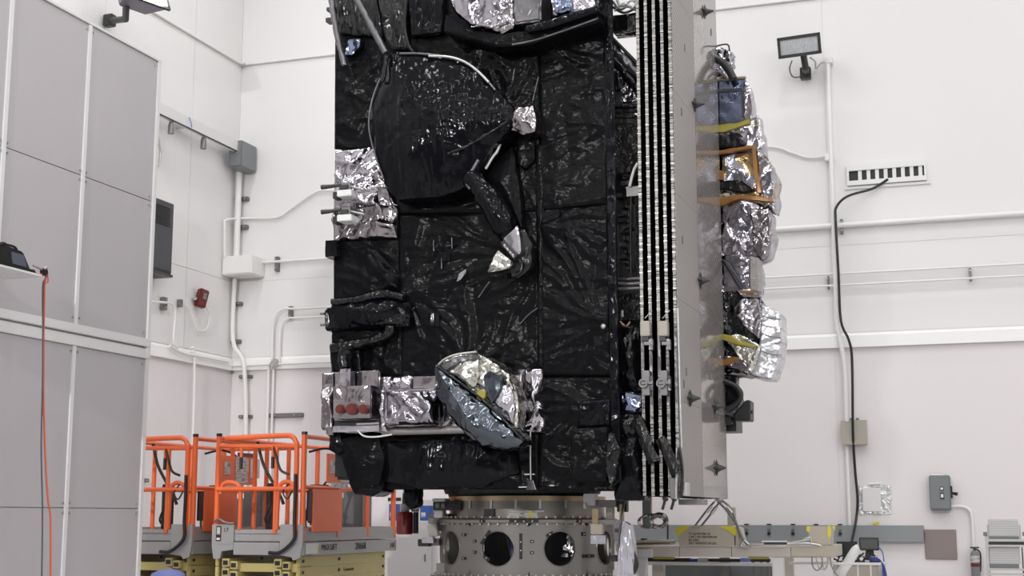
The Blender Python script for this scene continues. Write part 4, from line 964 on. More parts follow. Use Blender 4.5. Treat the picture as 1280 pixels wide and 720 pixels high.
# bright rail and hinge blocks along the near edge of the outer panel
ptube('edge_rail', [(847, 385), (850, 500), (852, 560)], .012, 'steel', off=.02, n=1)
ptube('edge_cable', [(843, 598), (846, 575), (849, 560), (853, 590), (851, 622)], .014, 'cable', off=.04)
ptube('edge_rail', [(846, 560), (845, 624)], .014, 'steel', off=.04, n=1)
pprism('hinge_block', [(836, 596), (848, 598), (848, 624), (838, 624)], .03, .08, 'unistrut', res=None, bev=.006)
for x in (851, 855): pbox('hinge_block', x, 603, x+5, 620, .02, .1, 'steel', bevel=.006)
for x in (800, 822):
    lb = pbox('wing_latch', x, 401, x+12, 420, .08, .1, 'beige', bevel=.008)
    pbox('latch_bar', x+2, 421, x+10, 426, .06, .08, 'darkmetal', lb); pbox('latch_plate', x+5, 427, x+16, 431, .08, .06, 'unistrut', lb)
    pbox('latch_plate', x+11, 424, x+16, 437, .07, .06, 'foilstrap', lb); ptube('latch_wire', [(x+6, 398), (x+15, 388)], .005, 'steel', lb, n=1, off=.06)
for x in (803, 825):
    lb = pbox('wing_hinge', x, 463, x+9, 494, .07, .1, 'unistrut', bevel=.006)
    pbox('hinge_plate', x-2, 477, x+13, 480, .09, .06, 'unistrut', lb); pbox('hinge_plate', x+10, 470, x+13, 488, .08, .06, 'foilstrap', lb)
    b = B(); q = ony(x+1, 479, YS-.1)
    lathe(b, (0, 0), [(.03, -.006), (.045, -.006), (.045, .006), (.03, .006), (.03, -.006)], 14)
    bmesh.ops.transform(b, matrix=Matrix.Translation(q) @ Matrix.Rotation(PI/2, 4, 'X'), verts=b.verts[:]); put('ring_eye', b, 'unistrut', lb)
for x in (832, 843):
    ptube('hanging_pin', [(x, 622), (x-2, 630), (x-4, 637)], [.03]*3+[.014]*8, 'black', off=0, n=5)
pbox('bottom_plate', 848, 624, 877, 631, -.2, .3, 'unistrut')

# antenna hardware behind the wing's far edge, wrapped in foil and amber tape
YR = 15.66
for z in (2.4, 3.6, 5.2): b = B(); box(b, (-3.6, 15.75, z), (-2.75, 16.15, z+.3)); put('antenna_outrigger', b, 'darkmetal', SC)
def rp(name, pts, m, off=0, depth=.45, res=.05, amp=.022, sc=6, seed=1, parent=SC, bev=.02, smooth=.45):
    return pprism(name, pts, off, depth, m, parent, res=res, amp=amp, sc=sc, seed=seed, smooth=smooth, Y=YR+.02, bev=bev)
rp('wire_bundle', [(886, 62), (902, 56), (912, 60), (915, 78), (905, 88), (910, 100), (886, 102)], 'silver', 0, .3, .035, .04, 12, 3)
ptube('black_hose', [(886, 70), (900, 76), (910, 86), (917, 99)], .045, 'black', Y=YR, off=.12, res=None)
ptube('loop_wire', [(888, 60), (902, 56), (910, 56), (912, 64)], .010, 'darkmetal', Y=YR, off=.1)
ptube('loop_wire', [(888, 95), (898, 90), (907, 97)], .02, 'foilstrap', Y=YR, off=.1)
b1 = rp('film_box', [(874, 101), (931, 96), (937, 120), (936, 148), (925, 155), (874, 158)], 'bluefoil', 0, .55, .07, .010, 4, 5)
rp('box_flap', [(930, 97), (938, 112), (943, 135), (940, 150), (928, 152)], 'silver', .03, .2, .05, .02, 7, 6, b1)
rp('amber_edge', [(874, 100), (932, 95), (932, 97.5), (874, 102.5)], 'ringgold', .03, .04, None, parent=b1, bev=0)
rp('yellow_edge', [(872, 158), (900, 160), (936, 149), (937, 154), (905, 165), (874, 162)], mat('olive_tape', (.40, .34, .06), .3, .2, coat=.4), .05, .06, .05, .006, 6, 7, b1, bev=0) if False else None
rp('yellow_edge', [(872, 158), (900, 161), (936, 149), (938, 153), (905, 165), (874, 163)], 'olive', .05, .06, .05, .006, 6, 7, b1, bev=0)
film = [(893, 121), (902, 120.5), (911, 120), (918, 120)]
for (x, y) in film: 
    b = B(); q = ony(x, y, YR-.01); tube(b, [q+Vector((0, .02, 0)), q-Vector((0, .012, 0))], .01, 8); put('rivet', b, 'darkmetal', b1)
rp('box_frame', [(890, 112), (927, 110), (928, 113), (893, 115.5)], 'darkgrille', .02, .04, None, parent=b1, bev=0)
rp('box_frame', [(926, 112), (929, 112), (930, 146), (927, 146)], 'darkgrille', .02, .04, None, parent=b1, bev=0)
rp('foil_wrap', [(895, 162), (930, 156), (946, 140), (952, 165), (954, 195), (935, 190), (905, 185), (880, 182), (884, 168)], 'silver', 0, .45, .04, .05, 4.5, 8)
rp('dark_hardware', [(890, 168), (915, 166), (930, 176), (925, 186), (892, 184)], 'film3', .06, .2, .045, .03, 9, 9)
b2 = rp('amber_box', [(872, 187), (942, 182), (960, 196), (968, 218), (967, 262), (950, 252), (905, 240), (873, 252)], 'goldfilm', 0, .55, .04, .045, 3, 10)
rp('clear_flap', [(943, 182), (962, 200), (969, 220), (968, 263), (955, 255), (948, 225)], 'silver', .05, .3, .035, .045, 4, 11, b2)
AM = [[(871, 186), (900, 188), (942, 181), (943, 184.5), (900, 192), (872, 190)], [(940, 182), (944, 183), (947, 215), (952, 240), (947, 241), (942, 215)], [(872, 246), (892, 250), (925, 243), (965, 248), (967, 252), (925, 248), (895, 256), (873, 251)],
      [(894, 255), (905, 250), (920, 243), (924, 246), (908, 254), (897, 258)], [(896, 214), (903, 213), (904, 224), (897, 224)]]
for pts in AM: rp('amber_tape', pts, 'amber', .075, .06, .05, .006, 6, 12, b2, bev=0)
rp('dark_gap', [(893, 226), (925, 224), (945, 238), (930, 242), (896, 236)], 'film3', .06, .1, .05, .01, parent=b2)
b3 = rp('lilac_box', [(897, 250), (935, 248), (962, 262), (963, 300), (958, 318), (945, 320), (898, 322)], 'lilac', 0, .5, .04, .055, 2.6, 13)
rp('box_flap', [(938, 262), (963, 258), (964, 303), (952, 326), (940, 312)], 'mauve', .04, .3, .045, .035, 7, 14, b3)
for (x, y) in ((928, 258), (929, 294), (944, 294), (911, 312), (953, 276)):
    q = ony(x, y, YR-.07); b = B()
    obox(b, q+Vector((-.02, 0, 0)), (.008, .02, .05)); obox(b, q+Vector((0, 0, .022)), (.045, .02, .007)); put('grounding_tab', b, 'darkmetal', b3)
b4 = rp('blue_box', [(898, 318), (942, 318), (949, 330), (949, 364), (930, 364), (900, 368)], 'lilac', 0, .5, .04, .05, 3, 15)
rp('diagonal_fold', [(900, 322), (910, 326), (935, 362), (925, 364)], 'darkgrille', .04, .05, .05, .01, 6, 16, b4)
rp('grey_side', [(936, 320), (950, 322), (950, 366), (936, 364)], 'scrim', .04, .2, .06, .01, 6, 17, b4)
b5 = rp('crumpled_housing', [(898, 362), (940, 362), (950, 372), (951, 395), (949, 430), (940, 468), (902, 466)], 'film3', 0, .5, .045, .03, 7, 18)
rp('foil_cap', [(917, 361), (938, 361), (953, 368), (948, 372), (925, 371)], 'silver', .1, .2, .045, .015, 7, 19, b5)
rp('amber_tape', [(924, 363), (942, 363), (940, 366.5), (927, 366)], 'amber', .125, .05, None, parent=b5, bev=0)
rp('foil_shell', [(925, 372), (950, 370), (952, 395), (949, 425), (938, 418), (926, 405), (922, 388)], 'silver', .08, .3, .04, .05, 10, 20, b5)
rp('foil_shell', [(903, 418), (925, 416), (950, 432), (943, 455), (938, 468), (925, 452)], 'pearl', .10, .3, .04, .03, 8, 21, b5)
rp('yellow_edge', [(903, 418), (912, 420), (930, 428), (948, 432), (940, 434), (922, 430), (903, 424)], 'olive', .13, .05, .04, .01, parent=b5, bev=0)
rp('foil_shell', [(900, 446), (925, 443), (938, 456), (936, 470), (920, 462), (902, 458)], 'mauve', .10, .3, .04, .03, 8, 22, b5)
rp('amber_tape', [(903, 450), (918, 446), (926, 448), (912, 455), (903, 457)], 'amber', .135, .05, None, parent=b5, bev=0)
rp('grid_film_cover', [(951, 378), (960, 383), (976, 390), (978, 425), (973, 455), (966, 475), (945, 472), (930, 465), (945, 445), (950, 420)], 'clearfoil', .02, .45, .05, .014, 6, 23)
for k, y in enumerate((395, 418, 440)):
    ptube('film_seam', [(951, y-2), (962, y+2), (977, y+4)], .005, 'unistrut', Y=YR, off=.03)
b6 = rp('black_boom', [(903, 468), (920, 468), (921, 485), (928, 500), (922, 512), (905, 518)], 'film2', .05, .25, .045, .02, 7, 24)
ptube('black_hose', [(904, 476), (918, 482), (926, 492), (922, 503), (908, 512)], .03, 'black', b6, Y=YR, off=.12)
rp('black_boom', [(904, 508), (925, 502), (930, 508), (915, 522), (904, 520)], 'foilstrap', .09, .2, .045, .02, 7, 25)
g = rp('sensor_head', [(917, 518), (932, 500), (938, 500), (938, 526), (918, 526)], 'black', .12, .25, None, bev=.015)
rp('sensor_foot', [(904, 521), (913, 520), (914, 530), (907, 531)], 'black', .1, .2, None, bev=.01, parent=g)
ptube('sensor_pin', [(938, 515), (941, 515)], .02, 'black', g, Y=YR, off=.05, n=1)

# ================================================================== ring stand under the spacecraft
SX, SY = ony(659, 650, 14.7).x, 14.7
st = thing('ring_stand', 'round metal stand with large holes, carrying the black spacecraft', 'stand', (SX, SY, 0))
c = (SX, SY)
def ring(name, prof, m, seg=96): b = B(); lathe(b, c, prof, seg); return put(name, b, m, st, smooth=.6)
ring('upper_ring', [(.74, 1.615), (.86, 1.615), (.86, 1.665), (.74, 1.665), (.74, 1.615)], 'ringgold')
ring('adapter_ring', [(.76, 1.43), (.85, 1.43), (.845, 1.615), (.76, 1.615), (.76, 1.43)], 'ring')
ring('clamp_flange', [(.78, 1.385), (.975, 1.385), (.985, 1.40), (.985, 1.42), (.96, 1.435), (.78, 1.435), (.78, 1.385)], 'ring')
ring('lower_flange', [(.80, .77), (1.04, .77), (1.05, .785), (1.05, .835), (.96, .845), (.80, .845), (.80, .77)], 'ring')
ring('pedestal', [(.0, .0), (1.2, 0), (1.2, .08), (1.0, .14), (.97, .77), (.0, .77)], 'ringlow')
# perforated wall
b = B(); NH = 9; Rw = .945; z0, z1 = .845, 1.385; hr = .172; zc = 1.125; sect = 2*PI/NH
cam_ang = math.atan2(-SY, -SX)
a_first = cam_ang - R(19)
M_ = 48
def P3(a, z, r): return (SX+r*math.cos(a), SY+r*math.sin(a), z)
for hnum in range(NH):
    ac = a_first + hnum*sect
    for r_ in (Rw, Rw-.025):
        inner, outer = [], []
        for k in range(M_):
            t = 2*PI*(k+.5)/M_
            inner.append(b.verts.new(P3(ac+hr*math.cos(t)/Rw, zc+hr*math.sin(t), r_)))
            # point on rectangle border in same direction
            hx, hz = sect/2*Rw, None
            dx, dz = math.cos(t), math.sin(t)
            up = (z1-zc) if dz > 0 else (zc-z0)
            s = min(hx/abs(dx) if abs(dx) > 1e-6 else 9, up/abs(dz) if abs(dz) > 1e-6 else 9)
            outer.append(b.verts.new(P3(ac+dx*s/Rw, zc+dz*s, r_)))
        if r_ == Rw: keep = inner
        mids = [b.verts.new(((Vector(i.co)+Vector(o.co))/2 - Vector((SX, SY, 0))*1)) for i, o in zip(inner, outer)]
        for i_, m__ in enumerate(mids):
            t = m__.co; a_ = math.atan2(t.y, t.x); m__.co = Vector(P3(a_, t.z, r_))
        for k in range(M_):
            k2 = (k+1) % M_
            b.faces.new((inner[k], inner[k2], mids[k2], mids[k])); b.faces.new((mids[k], mids[k2], outer[k2], outer[k]))
        if r_ != Rw:
            for k in range(M_): k2 = (k+1) % M_; b.faces.new((keep[k], keep[k2], inner[k2], inner[k]))
put('perforated_wall', b, 'ringlow', st, smooth=.5)
for hnum in range(NH):
    ac = a_first+hnum*sect
    b = B(); pts = [P3(ac+(hr+.006)*math.cos(2*PI*k/40)/Rw, zc+(hr+.006)*math.sin(2*PI*k/40), Rw+.003) for k in range(40)]; tube(b, pts, .006, 6, closed=True); put('hole_lip', b, 'ring', st, smooth=1)
b = B(); lathe(b, c, [(.0, .86), (.9, .86)], 48); put('inner_plate', b, mat('blue_floor_plate', (.10, .12, .22), .4), st)
b = B(); lathe(b, c, [(.5, .86), (.5, 1.38)], 24, 0, PI); put('inner_bracket', b, 'boxgrey', st)
b = B(); q = ony(712, 680, SY-.5); prism(b, [q+Vector((-.08, 0, -.12)), q+Vector((.04, 0, -.14)), q+Vector((.09, 0, 0)), q+Vector((.05, 0, .13)), q+Vector((-.05, 0, .12))], (0, .1, 0)); refine(b, .04); crumple(b, .04, 9, 5); put('foil_bundle', b, 'silver', st, smooth=.5)
for i in range(3): b = B(); tube(b, smooth_path([ony(632+i*3, 662, SY-.4), ony(636+i*3, 680, SY-.4), ony(640+i*2, 700, SY-.4)], 4), .012, 6); put('inner_cable', b, 'bluecap' if i else 'unistrut', st, smooth=1)
def arcbox(b, a, z, r, w_, h_, d, rot=0):
    from mathutils import Euler
    m = Matrix.Translation(P3(a, z, r)) @ Matrix.Rotation(a+PI/2, 4, 'Z') @ Matrix.Rotation(rot, 4, 'Y')
    box(b, (-w_/2, -d/2, -h_/2), (w_/2, d/2, h_/2), m)
def ang(px, r):      # angle on the drum that shows at this pixel column
    best = None
    for k in range(-90, 91):
        a_ = cam_ang+R(k); x, y, z = P3(a_, 1.2, r)
        q = Vector((x, y, z))-CAM
        u = math.cos(YAW)*q.x+math.sin(YAW)*q.y; v = -math.sin(YAW)*q.x+math.cos(YAW)*q.y
        p_ = 640+F_PX*u/(v*math.cos(PITCH)+q.z*math.sin(PITCH))
        if best is None or abs(p_-px) < best[0]: best = (abs(p_-px), a_)
    return best[1]
def zz(py, r=.95): return ony(660, py, SY-r).z
b = B()
for k in range(60): arcbox(b, cam_ang+2*PI*k/60, 1.375, .965, .018, .02, .03)
for k in range(60): arcbox(b, cam_ang+2*PI*k/60, 1.446, .93, .02, .02, .02)
for k in range(72): arcbox(b, cam_ang+2*PI*k/72, .855, 1.0, .02, .02, .02); arcbox(b, cam_ang+2*PI*k/72, .757, 1.01, .02, .03, .02)
stuff(put('flange_bolt', b, 'steel', st))
for px in (587, 614, 645, 676, 707): b = B(); arcbox(b, ang(px, .86), zz(630, .85), .853, .022, .09, .014); put('clamp_tab', b, 'steel', st)
for px, py, w_, h_, ro in [(603, 658, .06, .03, 0), (655, 658, .30, .03, 0), (724, 658, .06, .03, 0), (607, 672, .17, .03, R(-52)), (651, 683, .03, .26, 0), (687, 668, .08, .03, R(-30)), (735, 696, .17, .035, 0), (580, 669, .06, .03, 0), (580, 699, .06, .03, 0),
                         (608, 698, .08, .035, R(28)), (593, 677, .04, .03, 0), (593, 691, .04, .03, 0), (666, 677, .04, .03, 0), (666, 691, .04, .03, 0), (730, 668, .05, .04, 0), (560, 711, .15, .035, 0), (626, 712, .09, .035, 0), (719, 712, .08, .03, 0)]:
    r_ = .99 if py == 658 else (1.05 if py > 708 else .95)
    z = {658: 1.405}.get(py, zz(py, r_) if py < 708 else .808)
    b = B(); arcbox(b, ang(px, r_), z, r_, w_, h_, .012, ro); o_ = put('black_strip', b, 'black', st)
    b = B(); n_ = max(1, int(max(w_, h_)/.09))
    for k in range(n_):
        d = (k-(n_-1)/2)*.085; dx, dz = (d, 0) if w_ > h_ else (0, d)
        if ro: dx, dz = d*math.cos(ro), -d*math.sin(ro)
        arcbox(b, ang(px, r_)+dx/r_, z+dz, r_+.008, .014, .014, .01)
    put('stud', b, 'steel', o_)
b = B(); arcbox(b, ang(653, .86), zz(643, .85), .855, .30, .075, .012); lb = put('data_label', b, 'lpaper', st)
b = B(); arcbox(b, ang(665, .86), zz(643, .85), .862, .06, .07, .008); put('yellow_label_end', b, 'tape', lb)
b = B(); arcbox(b, ang(612, .86), zz(641, .85), .86, .12, .08, .03); put('label_plate', b, 'darkmetal', st)
b = B(); arcbox(b, ang(675, .86), zz(639, .85), .86, .08, .02, .02); put('label_plate', b, 'steel', st)
# left side clamp camera and fittings, right side brackets
def stbox(name, px0, py0, px1, py1, Y, d, m, bevel=.006, rot=0, parent=st):
    x0, x1, z0_, z1_ = rect_px(px0, py0, px1, py1, Y); b = B(); box(b, (x0, Y, z0_), (x1, Y+d, z1_))
    if rot: bmesh.ops.rotate(b, cent=((x0+x1)/2, Y, (z0_+z1_)/2), matrix=Matrix.Rotation(rot, 3, 'Y'), verts=b.verts[:])
    return put(name, b, m, parent, bevel=bevel)
k = stbox('separation_clamp', 541, 626, 576, 638, 14.0, .14, 'darkmetal')
stbox('clamp_plate', 540, 623, 556, 627, 13.98, .16, 'alu', parent=k)
for x in (546, 553): stbox('clamp_eye', x-2, 629, x+3, 635, 13.97, .04, 'unistrut', parent=k)
for x, y in ((565, 628), (565, 633)): stbox('clamp_slot', x, y, x+9, y+2.5, 13.99, .02, 'black', parent=k)
stbox('white_block', 542, 638, 553, 647, 14.1, .12, 'white'); stbox('flange_fitting', 535, 642, 560, 655, 14.2, .12, 'unistrut')
stbox('tan_bracket', 535, 655, 546, 671, 14.1, .08, 'beige', rot=R(-12)); stbox('flange_fitting', 546, 650, 556, 664, 14.15, .1, 'darkmetal')
stbox('black_clamp', 522, 674, 536, 683, 14.1, .1, 'black'); stbox('clamp_pad', 530, 673, 548, 682, 14.15, .1, 'unistrut')
stbox('foil_scrap', 527, 671, 542, 679, 14.05, .05, 'silver'); stbox('flange_fitting', 545, 704, 560, 722, 14.1, .12, 'unistrut')
stbox('gauge_body', 729, 617, 744, 632, 13.85, .12, 'alu'); stbox('gauge_body', 738, 625, 770, 634, 13.9, .12, 'unistrut'); stbox('black_clamp', 771, 622, 783, 640, 13.95, .1, 'black')
stbox('tan_bracket', 738, 655, 753, 668, 13.75, .08, 'tan'); stbox('bracket_leg', 740, 636, 748, 656, 13.78, .05, 'ringgold'); stbox('bracket_leg', 729, 629, 732, 636, 13.8, .05, 'alu')
stbox('tan_bracket', 757, 634, 766, 650, 13.9, .08, 'beige'); stbox('flange_fitting', 745, 650, 776, 656, 13.8, .1, 'unistrut')
stbox('hanging_cloth', 738, 669, 757, 680, 13.74, .02, 'bag', bevel=.004); stbox('flange_fitting', 774, 630, 778, 652, 13.85, .08, 'ringgold')
for i, (x, y) in enumerate([(768, 660), (775, 668), (770, 680), (778, 690), (772, 702), (766, 712), (780, 712), (764, 694)]): stbox('side_fitting', x, y, x+7, y+6+i % 3*2, 14.2, .12, ['unistrut', 'steel', 'beige', 'darkmetal'][i % 4])
b = B(); tube(b, smooth_path([ony(781, 625, 13.9), ony(776, 650, 13.8), ony(773, 690, 13.8), ony(776, 725, 13.8)], 5), .012, 7); put('vent_hose', b, 'unistrut', st, smooth=1)
b = B(); prism(b, [ony(x, y, 13.7) for x, y in [(779, 652), (786, 656), (790, 690), (791, 712), (793, 730), (772, 730), (774, 700), (777, 670)]], (0, .15, 0)); refine(b, .05); crumple(b, .03, 8, 4, (1, 1, .3)); put('clear_plastic_bag', b, 'bag', st, smooth=.5)
b = B(); tube(b, smooth_path([ony(790, 690, 13.75), ony(795, 705, 13.75), ony(791, 716, 13.75), ony(788, 725, 13.75)], 4), .03, 8); put('bag_tie', b, 'black', st, smooth=1)

# red canister hanging from the bus, blue cards behind
rc = thing('red_canister', 'dark red canister hanging under the spacecraft beside the orange lift', 'canister', (ony(506, 668, 14.6).x, 14.6, ony(506, 668, 14.6).z))
q = ony(506, 655, 14.6); zt_r, zb_r = ony(506, 640, 14.6).z, ony(506, 668, 14.6).z
b = B(); lathe(b, (q.x, q.y), [(0, zb_r), (.085, zb_r), (.095, zb_r+.02), (.095, zt_r-.02), (.085, zt_r), (0, zt_r)], 28); put('canister_body', b, 'deepred', rc, smooth=.6)
b = B(); lathe(b, (q.x-.0, q.y), [(.0, zt_r), (.05, zt_r), (.05, zt_r+.09), (0, zt_r+.09)], 20); put('neck', b, 'beige', rc, smooth=.6)
b = B(); tube(b, [(q.x, q.y, zt_r+.08), (q.x, q.y, 1.70)], .03, 10); put('hanger', b, 'black', rc, smooth=1)
b = B(); x = ony(519, 655, 14.6).x; tube(b, [(x, 14.62, zb_r+.01), (x, 14.62, zt_r)], .03, 12); put('side_bottle', b, 'black', rc, smooth=.6)
b = B(); q2 = ony(519, 634, 14.6); obox(b, q2, (.09, .02, .1)); k = put('red_tag', b, 'red', rc, bevel=.004)
b = B(); obox(b, q2-Vector((0, .012, -.01)), (.06, .004, .02)); put('tag_print', b, 'paper', k)
for x in (504, 519): b = B(); q3 = ony(x, 620, 14.6); prism(b, [q3+Vector((-.018, 0, -.1)), q3+Vector((.018, 0, -.1)), q3+Vector((.02, 0, .02)), q3+Vector((0, 0, .12))], (0, .02, 0)); put('white_streamer', b, 'trim', rc)

# ================================================================== orange scissor lifts
LW, LL = 1.22, 2.75
def make_lift():
    # origin: floor point under the near end, at the end's +x corner; x runs to -LW, y to LL
    t = thing('scissor_lift', 'orange-railed scissor lift with yellow arms, its whole near end in view', 'scissor lift', (0, 0, 0))
    def bx(name, lo, hi, m, parent=t, bevel=.006): b = B(); box(b, lo, hi); return put(name, b, m, parent, bevel=bevel)
    def tb(name, pts, r, m='orange', parent=t, sm=False, seg=8): b = B(); tube(b, smooth_path(pts, 5) if sm else pts, r, seg); return put(name, b, m, parent, smooth=.8)
    # chassis, wheels (below the picture)
    bx('chassis', (-LW+.1, .15, .18), (-.1, LL-.1, .52), 'boxgrey')
    for x in (-LW+.12, -.12):
        for y in (.5, LL-.5):
            b = B(); cyl(b, (x-.07, y, .2), (x+.07, y, .2), .2, 24); put('wheel', b, 'black', t, smooth=.6)
    # folded scissor arms: long beams one over another on both sides
    for s in (0, 1):
        x0 = -.09 if s == 0 else -LW+.04
        for k in range(3):
            z = .60+.132*k
            bm_ = bx('scissor_arm', (x0-.05, .12, z), (x0, LL-.16, z+.126), 'yellow')
            for y in (.2, LL/2-.2, LL-.24): b = B(); cyl(b, (x0-.002, y, z+.063), (x0+.012, y, z+.063), .02, 10); put('pivot_pin', b, 'darkmetal', bm_)
    for x in (-.22, -.33, -LW+.30, -LW+.19):        # square tube ends of the arms seen from the near end
        for k in range(3):
            z = .60+.115*k + (.03 if x in (-.33, -LW+.19) else 0)
            h = bx('arm_end', (x-.05, .02, z), (x+.05, .5, z+.095), 'yellow')
            bx('tube_bore', (x-.032, .012, z+.022), (x+.032, .024, z+.073), 'black', h, None)
    bx('scissor_cross_tube', (-LW+.1, .10, .60), (-.1, .18, .70), 'yellow'); bx('scissor_cross_tube', (-LW+.1, .10, .80), (-.1, .18, .9), 'yellow')
    # deck: two tiers, corner blocks
    bx('deck_plate', (-LW+.01, .02, 1.235), (-.01, LL-.01, 1.26), 'deck')
    bx('deck_side_beam', (-.055, .03, 1.0), (.0, LL, 1.15), 'deck'); bx('deck_side_beam', (-LW, .03, 1.0), (-LW+.055, LL, 1.15), 'deck')
    bx('deck_end_beam', (-LW+.3, .0, 1.0), (-.3, .05, 1.15), 'deck'); bx('deck_end_beam', (-LW, LL-.05, 1.0), (0, LL, 1.15), 'deck')
    bx('toe_board', (-.035, .03, 1.16), (-.012, LL, 1.32), 'deck'); bx('toe_board', (-LW+.012, .03, 1.16), (-LW+.035, LL, 1.32), 'deck')
    bx('toe_board', (-LW+.3, .02, 1.16), (-.3, .04, 1.30), 'deck'); bx('toe_board', (-LW, LL-.03, 1.16), (0, LL-.01, 1.32), 'deck')
    bx('corner_plate', (-.3, -.0, 1.12), (0, .05, 1.36), 'deck'); bx('corner_plate', (-LW, -.0, 1.12), (-LW+.3, .05, 1.36), 'deck')
    for x0, sgn in ((-.3, 1), (-LW, -1)):
        b = B()
        if sgn > 0: pr = [(-.3, 0, 1.12), (0, 0, 1.12), (-.03, 0, .97), (-.12, 0, .94), (-.14, 0, .98), (-.3, 0, 1.0)]
        else: pr = [(-LW, 0, 1.12), (-LW+.3, 0, 1.12), (-LW+.3, 0, 1.06), (-LW+.14, 0, 1.04), (-LW+.12, 0, .95), (-LW+.03, 0, .95)]
        prism(b, pr, (0, .05, 0)); put('corner_skirt', b, 'deck', t, bevel=.004)
    # rails
    zT, zM, zD = 2.40, 1.80, 1.20
    r = .028
    def post(x, y, z1=zT+.02, cap=True, rr=.034):
        p = tb('rail_post', [(x, y, zD), (x, y, z1)], rr, seg=10)
        if cap: b = B(); tube(b, [(x, y, z1), (x, y, z1+.035)], rr+.002, 10); put('post_cap', b, 'black', p, smooth=.6)
        return p
    post(-.03, .05); post(-LW+.03, .05)
    for y in (.95, 1.85): post(-.03, y, zT, False, .03); post(-LW+.03, y, zT, False, .03)
    post(-.03, LL-.05, zT, False); post(-LW+.03, LL-.05, zT, False)
    for x in (-.03, -LW+.03):
        tb('top_rail', [(x, .05, zT-.0), (x, LL-.05, zT)], r); tb('mid_rail', [(x, .05, zM), (x, LL-.05, zM)], r*.9)
    tb('top_rail', [(-.03, LL-.05, zT), (-LW+.03, LL-.05, zT)], r); tb('mid_rail', [(-.03, LL-.05, zM), (-LW+.03, LL-.05, zM)], r*.9)
    # near end gate: rounded hoop and lower rail
    tb('end_hoop', [(-.10, .0, 1.25), (-.10, .0, 2.2), (-.115, .0, 2.33), (-.17, .0, 2.395), (-.3, .0, 2.41), (-LW+.15, .0, 2.39)], r*1.15, sm=True)
    tb('end_rail', [(-.10, 0.02, 2.28), (-LW+.06, .02, 2.30)], r*.95)
    tb('end_mid_rail', [(-.1, .0, zM-.02), (-LW+.05, .0, zM-.02)], r*.95)
    tb('low_hoop', [(-.12, .03, 1.3), (-.12, .03, 1.72), (-.15, .03, 1.82), (-.23, .03, 1.86), (-.31, .03, 1.84), (-.35, .03, 1.74), (-.36, .03, 1.3)], r, sm=True)
    tb('low_hoop', [(-LW+.36, .03, 1.3), (-LW+.36, .03, 1.72), (-LW+.33, .03, 1.82), (-LW+.23, .03, 1.86), (-LW+.12, .03, 1.84), (-LW+.08, .03, 1.72)], r, sm=True)
    tb('gate_post', [(-.38, .02, 1.25), (-.38, .02, 2.30)], r); 
    # handles hanging from the rail, cable on the corner
    for x, y in ((-.42, .0), (-.86, .02)): h = tb('pull_handle', [(x, y, 2.28), (x, y, 2.16)], .02); tb('handle_grip', [(x, y, 2.16), (x, y, 2.02)], .022, 'black', h)
    tb('control_cable', [(-.09, -.04, 1.95), (-.085, -.04, 1.7), (-.09, -.04, 1.4), (-.08, -.04, 1.22), (-.14, -.05, 1.12), (-.28, -.05, 1.03), (-.42, -.03, 1.03)], .022, 'cable', sm=True)
    tb('control_cable', [(-.80, .3, 2.36), (-.72, .3, 2.1), (-.6, .3, 1.9), (-.48, .3, 1.72), (-.42, .3, 1.6)], .02, 'cable', sm=True)
    # side plates hung on the +x rail
    pl = bx('side_panel', (-.0, .22, 1.27), (.018, 1.02, 1.78), 'orange'); bx('panel_hinge', (-.01, .1, 1.4), (.012, .22, 1.76), 'black', pl)
    dp = bx('document_plate', (-.02, .62, 1.86), (-.002, 1.5, 2.22), 'orange'); bx('printed_card', (-.0, .70, 1.98), (.006, .84, 2.14), 'lpaper', dp, None); bx('printed_card', (-.0, .98, 1.88), (.006, 1.3, 2.21), 'lpaper', dp, None); bx('printed_card', (-.0, 1.36, 1.95), (.006, 1.6, 2.2), 'paper', dp, None); bx('red_card', (-.0, 1.02, 2.22), (.006, 1.5, 2.27), 'red', dp, None)
    b2_ = bx('lower_card', (-.02, .75, 1.80), (.004, 1.2, 1.87), 'lpaper')
    bx('black_column', (-.78, .5, 1.27), (-.64, .6, 1.86), 'black', bevel=.02); tb('control_cable', [(-.72, .45, 1.85), (-.66, .4, 1.6), (-.72, .4, 1.4), (-.6, .45, 1.3), (-.45, .5, 1.3)], .014, 'cable', sm=True); tb('control_cable', [(-.2, .0, 1.95), (-.3, -.02, 2.0), (-.36, -.02, 2.15), (-.42, 0, 2.28)], .016, 'cable', sm=True); tb('control_cable', [(-.14, .0, 1.78), (-.2, -.02, 1.66), (-.26, -.02, 1.74), (-.2, .0, 1.84)], .010, 'cable', sm=True)
    cb_ = bx('control_box', (-.30, 1.2, 1.88), (-.08, 1.42, 2.06), 'black', bevel=.02); tb('joystick', [(-.19, 1.3, 2.06), (-.19, 1.3, 2.14)], .015, 'tape', cb_)
    bx('gauge_box', (-.16, .9, 1.98), (-.06, 1.02, 2.1), 'yellow', bevel=.01); bx('green_cabinet', (-.62, 2.1, 1.27), (-.42, 2.4, 1.7), 'boxgrey', bevel=.01); bx('battery_box', (-.62, 1.3, 1.34), (-.42, 1.6, 1.86), 'black', bevel=.03); bx('grey_cabinet', (-.40, 1.9, 1.27), (-.12, 2.2, 1.78), 'boxgrey', bevel=.01)
    for i, p_ in enumerate([[(-.2, 1.2, 2.0), (-.3, 1.0, 1.75), (-.28, .9, 1.5), (-.2, .8, 1.3)], [(-.15, 1.25, 2.0), (-.1, 1.2, 2.2), (-.2, 1.0, 2.3), (-.35, .8, 2.25)], [(-.4, 1.0, 1.7), (-.42, .9, 1.5), (-.36, .8, 1.3), (-.2, .75, 1.29)]]): tb('control_cable', p_, .015, 'cable', sm=True)
    return t
lift = make_lift()
index_kids()
LY = 15.0
def corner(px, Y): return ony(px, 672, Y).x
lift2 = copy_tree(lift)
